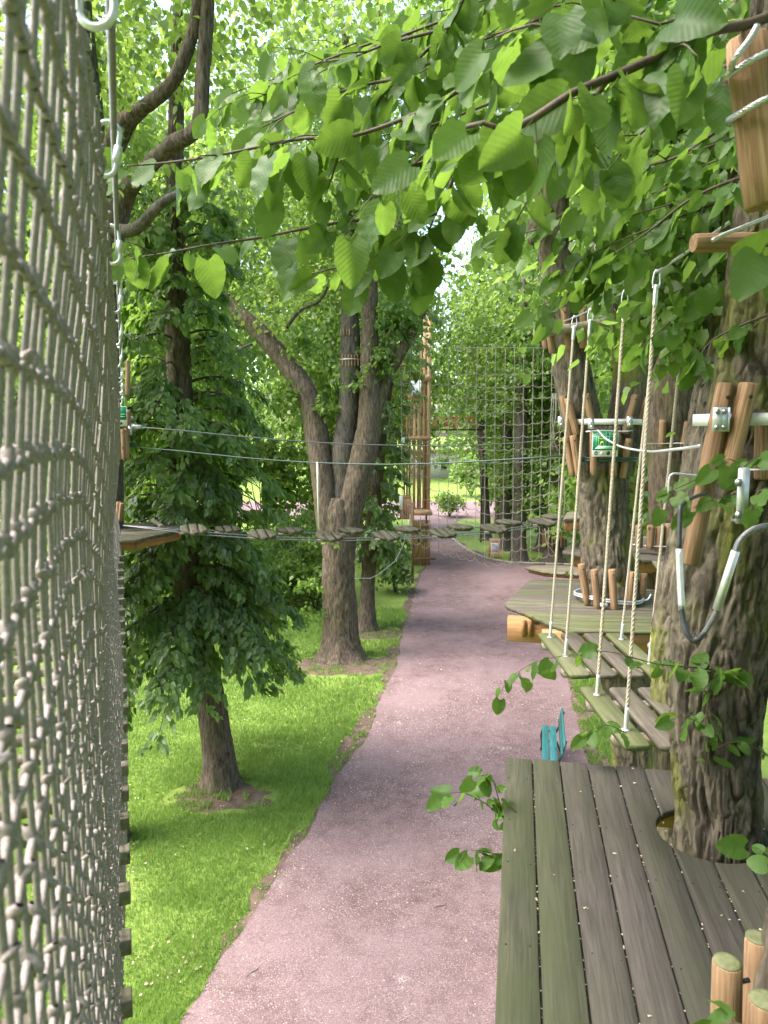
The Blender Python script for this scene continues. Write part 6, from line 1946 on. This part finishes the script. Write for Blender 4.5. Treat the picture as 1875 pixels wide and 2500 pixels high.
def bench():
    p_far = onz(1341, 1771, .45); p_near = onz(1343, 1852, .45)
    root = empty('park_bench', ((p_far.x + p_near.x) / 2, (p_far.y + p_near.y) / 2, 0), 'teal-green slatted park bench with black iron legs by the path', 'bench')
    d = (p_far - p_near); d.z = 0; d.normalize()
    rt = Vector((d.y, -d.x, 0))
    L = 1.62
    o = Vector((p_far.x, p_far.y, .45)) - d * L
    for k, off in enumerate((-.075, .065)):
        plank(rect(.122, L), .035, M_axes(o + rt * off, rt, d, (0, 0, 1)), M['teal'], root, .006, 'seat_slat')
    up = (Vector((0, 0, 1)) + rt * .22).normalized()
    for k, hz in enumerate((.16, .31)):
        plank(rect(.115, L), .03, M_axes(o + rt * (.17 + .22 * hz) + Vector((0, 0, hz)), up, d, up.cross(d) * -1), M['teal'], root, .006, 'back_slat')
    for yy in (.15, L - .15):
        q = o + d * yy; q.z = 0
        P = lambda a, z: q + rt * a + Vector((0, 0, z))
        mb = MB()
        mb.tube(resample([P(-.15, .0), P(-.13, .12), P(-.15, .30), P(-.13, .41)], .03), .018, 8)
        mb.tube(resample([P(-.15, .405), P(0, .40), P(.14, .405)], .03), .016, 8)
        mb.tube(resample([P(.22, 0), P(.16, .15), P(.10, .30), P(.14, .42), P(.20, .58), P(.26, .80)], .03), .018, 8)
        mb.tube(resample([P(-.13, .12), P(0, .2), P(.15, .14)], .03), .012, 8)
        mb.build('iron_leg', M['iron'], root, None, True)
bench()
def far_house():
    b = onz(1075, 1185)
    Y = 96.0
    c = at(1075, 1165, Y)
    root = empty('pale_building', (c.x, Y, 0), 'pale low building glimpsed at the end of the path', 'building')
    mb = MB(); mb.prism([(-4, 0), (7, 0), (7, 8), (-4, 8)], 0, 3.4); mb.build('wall', M['wall'], root, Matrix.Translation((c.x, Y, 0)))
    mb = MB(); mb.prism([(-4.3, -.3), (7.3, -.3), (7.3, 8.3), (-4.3, 8.3)], 3.4, 3.7); mb.build('roof', M['roof'], root, Matrix.Translation((c.x, Y, 0)))
    for x in (-2.2, .6, 3.4):
        mb = MB(); mb.box((0, 0, 0), (1.0, .1, 1.4)); w = mb.build('window', M['glass'], root, Matrix.Translation((c.x + x, Y - .04, 1.9)))
        mb = MB(); mb.box((0, -.06, -.75), (1.2, .12, .08)); mb.build('sill', M['stone'], w, Matrix.Translation((c.x + x, Y - .04, 1.9)))
far_house()
# ring of logs at the foot of the linden on the low platform
bt = onz(1352, 1372)
rg = empty('log_collar', (bt.x, bt.y, .75), 'pale upright logs ringing the linden on the low platform', 'log collar', 'log collars on the trunks')
for a in np.linspace(math.radians(180), math.radians(360), 9):
    x, y = bt.x + .52 * math.cos(a), bt.y + .52 * math.sin(a)
    log((x, y, .75), (x, y, 1.55), .06, rg)
rg2 = collar('short log slats round the middle stem of the four-stemmed linden', [((836 + 7.5 * i, 866), (837 + 7.5 * i, 893), YM + .2 - .26 + .05 * abs(i - 2.5) ** 1.2 * .4) for i in range(6)], YM, .022)
mb = MB(); c = at(855, 879, YM + .2)
mb.tube([(c.x + .27 * math.cos(a), YM + .2 + .29 * math.sin(a), c.z) for a in np.linspace(0, 6.283, 30)], .015, 5, False); mb.build('band', M['zinc'], rg2)
rg3 = collar('highest short log slats on the four-stemmed linden', [((832 + 7 * i, 803), (833 + 7 * i, 818), YM + .2 - .24) for i in range(4)], YM, .02)

# ------------------------------------------------------------------ near leaves, each a part of its branch
def leaf_mesh(seed):
    r = random.Random(seed)
    L = .100
    fold = r.uniform(.08, .42); curl = r.uniform(-2.0, 4.0); twist = r.uniform(-4, 4); wav = r.uniform(.0008, .0035)
    asym = r.uniform(.9, 1.12)
    V = []; F = []
    pet = .034 + .02 * r.random()
    cols = 7
    ys = np.linspace(0, 1, 15) ** 1.05
    wd = (ys + .03) ** .40 * np.maximum(0, 1 - ys) ** .72
    wd = wd / wd.max() * .0435
    bite = r.random() < .25; bi = r.randint(4, 10); bs = r.choice((-1, 1))
    for i, (v, w) in enumerate(zip(ys, wd)):
        for j in range(cols):
            u = (j - 3) / 3
            ww = w * (asym if u > 0 else 1 / asym)
            if abs(u) == 1:
                ww *= 1 + (.035 if i % 2 else -.015)
                if bite and u == bs and i == bi:
                    ww *= .72
            x = u * ww
            yy = L * v - .017 * abs(u) ** 1.5 * (1 - v) ** 3 + .004 * abs(u) * v
            z = abs(x) * fold - curl * yy * yy + wav * math.sin(yy * 170 + u * 2) * abs(u) + twist * x * yy
            V.append((x, pet + yy, z))
    for i in range(len(ys) - 1):
        for j in range(cols - 1):
            a = i * cols + j
            F.append((a, a + 1, a + cols + 1, a + cols))
    mb = MB(); mb.add(V, F)
    mb.tube([(0, 0, .004), (0, pet * .5, .001), (0, pet + .003, 0)], [.0011, .0009, .0008], 4, False)
    me = mb.mesh('leaf', True)
    me.materials.append(M['leaf_near'])
    return me
LEAVES = [leaf_mesh(k) for k in range(16)]
LR = random.Random(99)
PLACED = []
def inview(p):
    d = Vector(p) - Vector((0, 0, H))
    f = d.y * _cp - d.z * _sp
    return abs(d.x / f) < .56 and abs((d.y * _sp + d.z * _cp) / f) < .74
def put_leaf(branch, p, tip, nrm, s):
    tip = Vector(tip).normalized(); nrm = Vector(nrm)
    x = tip.cross(nrm)
    if x.length < 1e-3:
        x = Vector((1, 0, 0))
    x.normalize(); z = x.cross(tip)
    Mx = M_axes(p, x, tip, z) @ Matrix.Diagonal((s, s, s, 1))
    PLACED.append((s / max(.3, Vector(p).y) * (1 if inview(p) else .2), branch, LR.choice(LEAVES), Mx))
def twig_branch(pts, r0, r1, gap, size, face=.75, droop=1.0, skip=0.0, tree=None, jit=.35, both=True, sub=3.6):
    P = [(at(*p) if len(p) == 3 else Vector(p)) for p in pts]
    Q = resample(P, .03)
    mb = MB(); mb.tube(Q, np.linspace(r0, r1, len(Q)), 7)
    br = mb.build('branch', M['twig'], tree or NEAR, None, True)
    s = np.concatenate([[0], np.cumsum(np.linalg.norm(np.diff(Q, axis=0), axis=1))])
    d = s[-1] * skip + .01
    side = 1
    while d < s[-1]:
        i = min(len(Q) - 2, int(np.searchsorted(s, d)))
        p = Vector(Q[i]); t = (Vector(Q[i + 1]) - Vector(Q[i])).normalized()
        sd = t.cross(Vector((0, 0, 1)))
        sd = sd.normalized() * side if sd.length > .1 else Vector((side, 0, 0))
        for k in range(2 if (both and LR.random() < .35) else 1):
            tip = t * LR.uniform(.0, 1.0) + sd * LR.uniform(.0, .9) * (1 - 2 * k) + Vector((LR.uniform(-jit, jit) * 1.4, LR.uniform(-jit, jit) * 1.4, -droop * LR.uniform(.05, 1.25)))
            nrm = Vector((LR.uniform(-.9, .9), -face * LR.uniform(-.35, 1.2), LR.uniform(-.1, 1.1)))
            put_leaf(br, p, tip, nrm, size * LR.choice((.55, .75, .9, 1.0, 1.1, 1.2)) * LR.uniform(.9, 1.1))
        side = -side
        d += gap * LR.uniform(.6, 1.4)
    # short side twigs
    nt = int(s[-1] * sub)
    for k in range(nt):
        i = int(len(Q) * (.12 + .85 * (k + LR.random()) / max(1, nt)))
        i = min(i, len(Q) - 2)
        p = Vector(Q[i]); t = (Vector(Q[i + 1]) - p).normalized()
        sd = t.cross(Vector((0, 0, 1))); sd = sd.normalized() * (1 if k % 2 else -1)
        e = p + (t * .5 + sd * .7 + Vector((0, 0, LR.uniform(-.75, .1)))).normalized() * LR.uniform(.12, .24)
        mid = (p + e) / 2 + Vector((0, 0, .015))
        m2 = MB(); m2.tube(resample([p, mid, e], .03), [.0022, .0019, .0016, .0014, .0012, .001, .001, .001, .001, .001, .001, .001][:len(resample([p, mid, e], .03))], 5)
        tw = m2.build('twig', M['twig'], br, None, True)
        for q in (.45, .75, 1.0):
            pp = p + (e - p) * q
            tip = t * .3 + Vector((LR.uniform(-.5, .5), LR.uniform(-.5, .5), -droop * LR.uniform(.4, 1.2)))
            put_leaf(br, pp, tip, (LR.uniform(-.7, .7), -face * LR.uniform(.3, 1.2), LR.uniform(-.3, 1.1)), size * LR.uniform(.5, 1.1))
    put_leaf(br, Vector(Q[-1]), (Vector(Q[-1]) - Vector(Q[-2])).normalized() + Vector((0, 0, -.6)), (LR.uniform(-.4, .4), -1, .4), size)
    return br
# branches traced from the photograph; they leave the near linden above and beside the frame
twig_branch([(1520, -160, 2.3), (1436, 0, 1.95), (1342, 110, 1.8), (1196, 160, 1.8), (1119, 221, 1.85), (1020, 276, 1.9), (893, 323, 1.95), (834, 334, 1.98), (717, 341, 2.02), (563, 373, 2.06), (426, 395, 2.1), (310, 405, 2.12)], .011, .0025, .052, .92, skip=.12)
twig_branch([(1150, -60, 1.95), (1128, 0, 1.95), (1099, 59, 1.95), (1029, 136, 1.98), (979, 185, 2.0), (927, 244, 2.02), (900, 290, 2.05)], .007, .002, .055, .9)
twig_branch([(1090, 70, 1.97), (1029, 85, 1.98), (934, 110, 2.02), (862, 140, 2.05), (790, 150, 2.1)], .005, .002, .055, .82)
twig_branch([(1000, 190, 2.0), (900, 205, 2.05), (800, 235, 2.1), (700, 280, 2.12), (640, 310, 2.14)], .005, .002, .058, .85)
twig_branch([(1920, 20, 1.55), (1831, 57, 1.5), (1729, 77, 1.45), (1668, 110, 1.4), (1566, 155, 1.35), (1485, 191, 1.32), (1395, 228, 1.3), (1302, 289, 1.32), (1208, 338, 1.38), (1124, 402, 1.6), (1097, 461, 1.8), (1065, 520, 1.95), (1042, 583, 2.05), (1033, 650, 2.1)], .011, .0025, .062, .92, skip=.1)
twig_branch([(1065, 520, 1.95), (988, 579, 2.1), (893, 633, 2.2), (816, 655, 2.25), (740, 672, 2.3)], .005, .002, .055, .8)
twig_branch([(1080, 440, 1.85), (1038, 470, 1.95), (952, 528, 2.05), (850, 540, 2.1), (735, 560, 2.15), (636, 580, 2.2), (500, 600, 2.2), (407, 618, 2.2), (305, 632, 2.2)], .007, .002, .055, .92)
twig_branch([(834, 334, 1.98), (825, 384, 2.0), (798, 470, 2.05)], .004, .0015, .06, .75)
twig_branch([(1485, 191, 1.32), (1420, 290, 1.6), (1375, 366, 1.8), (1302, 468, 1.95), (1260, 540, 2.0)], .006, .002, .065, .85)
twig_branch([(1250, 325, 1.36), (1180, 300, 1.35), (1100, 330, 1.4), (1010, 400, 1.5), (950, 470, 1.55)], .005, .002, .075, .85)
twig_branch([(1880, 110, 1.8), (1760, 170, 1.8), (1660, 250, 1.85), (1560, 330, 1.9), (1480, 420, 2.0)], .007, .002, .065, .88)
twig_branch([(1900, 250, 2.2), (1780, 300, 2.2), (1660, 380, 2.25), (1540, 420, 2.3), (1430, 500, 2.35)], .007, .002, .06, .82)
twig_branch([(1890, 420, 2.5), (1790, 440, 2.5), (1680, 490, 2.55), (1590, 560, 2.6), (1500, 620, 2.7)], .007, .002, .062, .85)
twig_branch([(1540, -60, 1.5), (1480, 20, 1.5), (1400, 70, 1.5), (1300, 60, 1.5), (1210, 90, 1.55)], .006, .002, .062, .9)
twig_branch([(1760, -60, 1.4), (1700, 20, 1.4), (1610, 60, 1.4), (1540, 40, 1.4)], .006, .002, .06, .95)
twig_branch([(1910, 640, 3.0), (1800, 680, 3.0), (1690, 740, 3.1), (1620, 800, 3.2), (1560, 850, 3.3)], .007, .002, .06, .9)
twig_branch([(1900, 760, 2.7), (1820, 790, 2.75), (1740, 830, 2.8), (1700, 880, 2.8)], .006, .002, .06, .85)
twig_branch([(1910, 610, 1.6), (1870, 600, 1.5)], .004, .002, .08, 1.1, droop=.5)
# a second layer of twigs a little further off
for k in range(15):
    x0 = 1500 - k * 52 + LR.uniform(-40, 40); y0 = LR.uniform(-60, 90) if 1180 < x0 < 1560 else LR.uniform(-40, 420) if x0 > 1000 else LR.uniform(40, 260)
    yd = LR.uniform(2.3, 3.2)
    twig_branch([(x0 + 160, y0 - 60, yd - .1), (x0, y0, yd), (x0 - 130, y0 + LR.uniform(10, 70), yd + .1), (x0 - 260, y0 + LR.uniform(40, 140), yd + .15)], .005, .0015, .05, .85, sub=4.5)
for k in range(9):
    x0 = 1860 - k * 55; y0 = LR.uniform(180, 640); yd = LR.uniform(2.7, 3.8)
    twig_branch([(x0 + 160, y0 - 60, yd), (x0, y0, yd), (x0 - 120, y0 + LR.uniform(20, 80), yd + .1), (x0 - 220, y0 + LR.uniform(60, 160), yd + .15)], .005, .0015, .05, .85, sub=4.5)
twig_branch([(1230, 2000, 3.2), (1200, 1900, 3.15), (1165, 1895, 3.1)], .003, .001, .05, .75, face=.55, droop=.5, sub=0)
# sprouts on the near trunk and below the deck
SK = dict(face=.55, droop=.5, sub=0)
twig_branch([(1750, 1140, 2.62), (1700, 1170, 2.55), (1640, 1200, 2.5), (1620, 1230, 2.48)], .003, .001, .05, .62, **SK)
twig_branch([(1830, 1150, 2.5), (1780, 1120, 2.42), (1750, 1130, 2.4)], .003, .001, .05, .68, **SK)
twig_branch([(1800, 1205, 2.6), (1740, 1220, 2.5), (1690, 1240, 2.45)], .003, .001, .06, .68, **SK)
twig_branch([(1880, 1190, 2.3), (1850, 1200, 2.28), (1840, 1230, 2.28)], .003, .001, .05, .6, **SK)
twig_branch([(1890, 1100, 2.4), (1840, 1120, 2.4), (1815, 1140, 2.4)], .003, .001, .05, .6, **SK)
twig_branch([(1760, 1640, 2.72), (1700, 1630, 2.6), (1600, 1620, 2.55), (1480, 1590, 2.6), (1380, 1600, 2.75), (1300, 1620, 2.9), (1240, 1660, 2.95), (1225, 1690, 2.95)], .0035, .001, .062, .66, **SK)
twig_branch([(1730, 1700, 2.7), (1690, 1640, 2.62), (1720, 1620, 2.6), (1790, 1640, 2.6)], .003, .001, .045, .6, **SK)
twig_branch([(1735, 1800, 2.7), (1728, 1720, 2.66), (1745, 1650, 2.64), (1790, 1640, 2.62)], .003, .001, .05, .6, **SK)
twig_branch([(1728, 1880, 2.72), (1730, 1800, 2.68), (1700, 1760, 2.65), (1650, 1750, 2.62)], .003, .001, .045, .6, **SK)
twig_branch([(1745, 1830, 2.7), (1800, 1810, 2.66), (1850, 1830, 2.64), (1890, 1850, 2.62)], .003, .001, .045, .6, **SK)
twig_branch([(1530, 1790, 3.6), (1480, 1770, 3.55), (1430, 1790, 3.5)], .003, .001, .05, .75, **SK)
twig_branch([(1290, 2040, 3.3), (1215, 1985, 3.25), (1185, 1962, 3.2), (1130, 1935, 3.15), (1085, 1940, 3.1)], .004, .001, .055, .78, **SK)
twig_branch([(1290, 2095, 3.2), (1210, 2085, 3.12), (1175, 2077, 3.1), (1135, 2075, 3.08)], .003, .001, .05, .72, **SK)
twig_branch([(1900, 2130, 1.9), (1875, 2090, 1.85), (1850, 2070, 1.85)], .003, .001, .06, .75, **SK)
twig_branch([(1860, 2510, 1.35), (1800, 2500, 1.35), (1760, 2495, 1.35)], .003, .001, .06, .5, **SK)
# the 300 leaves that show largest are parts of their branch, the small rest is one mass
PLACED.sort(key=lambda q: -q[0])
for (_, br, me, Mx) in PLACED[:300]:
    link('leaf', me, None, br, Mx)
VV, FF, nn_ = [], {}, 0
for (_, br, me, Mx) in PLACED[300:]:
    V = np.zeros(len(me.vertices) * 3, dtype=np.float32); me.vertices.foreach_get('co', V)
    V = V.reshape(-1, 3) @ np.array(Mx.to_3x3()).T + np.array(Mx.translation)
    VV.append(V)
    I = np.zeros(len(me.loops), dtype=np.int32); me.loops.foreach_get('vertex_index', I)
    FF.setdefault(4, []).append(I.reshape(-1, 4) + nn_)
    nn_ += len(V)
if VV:
    o = link('leaves', mesh_np('leaves', np.concatenate(VV), [np.concatenate(FF[4])], True), M['leaf_mass'], NEAR)
    o['kind'] = 'stuff'
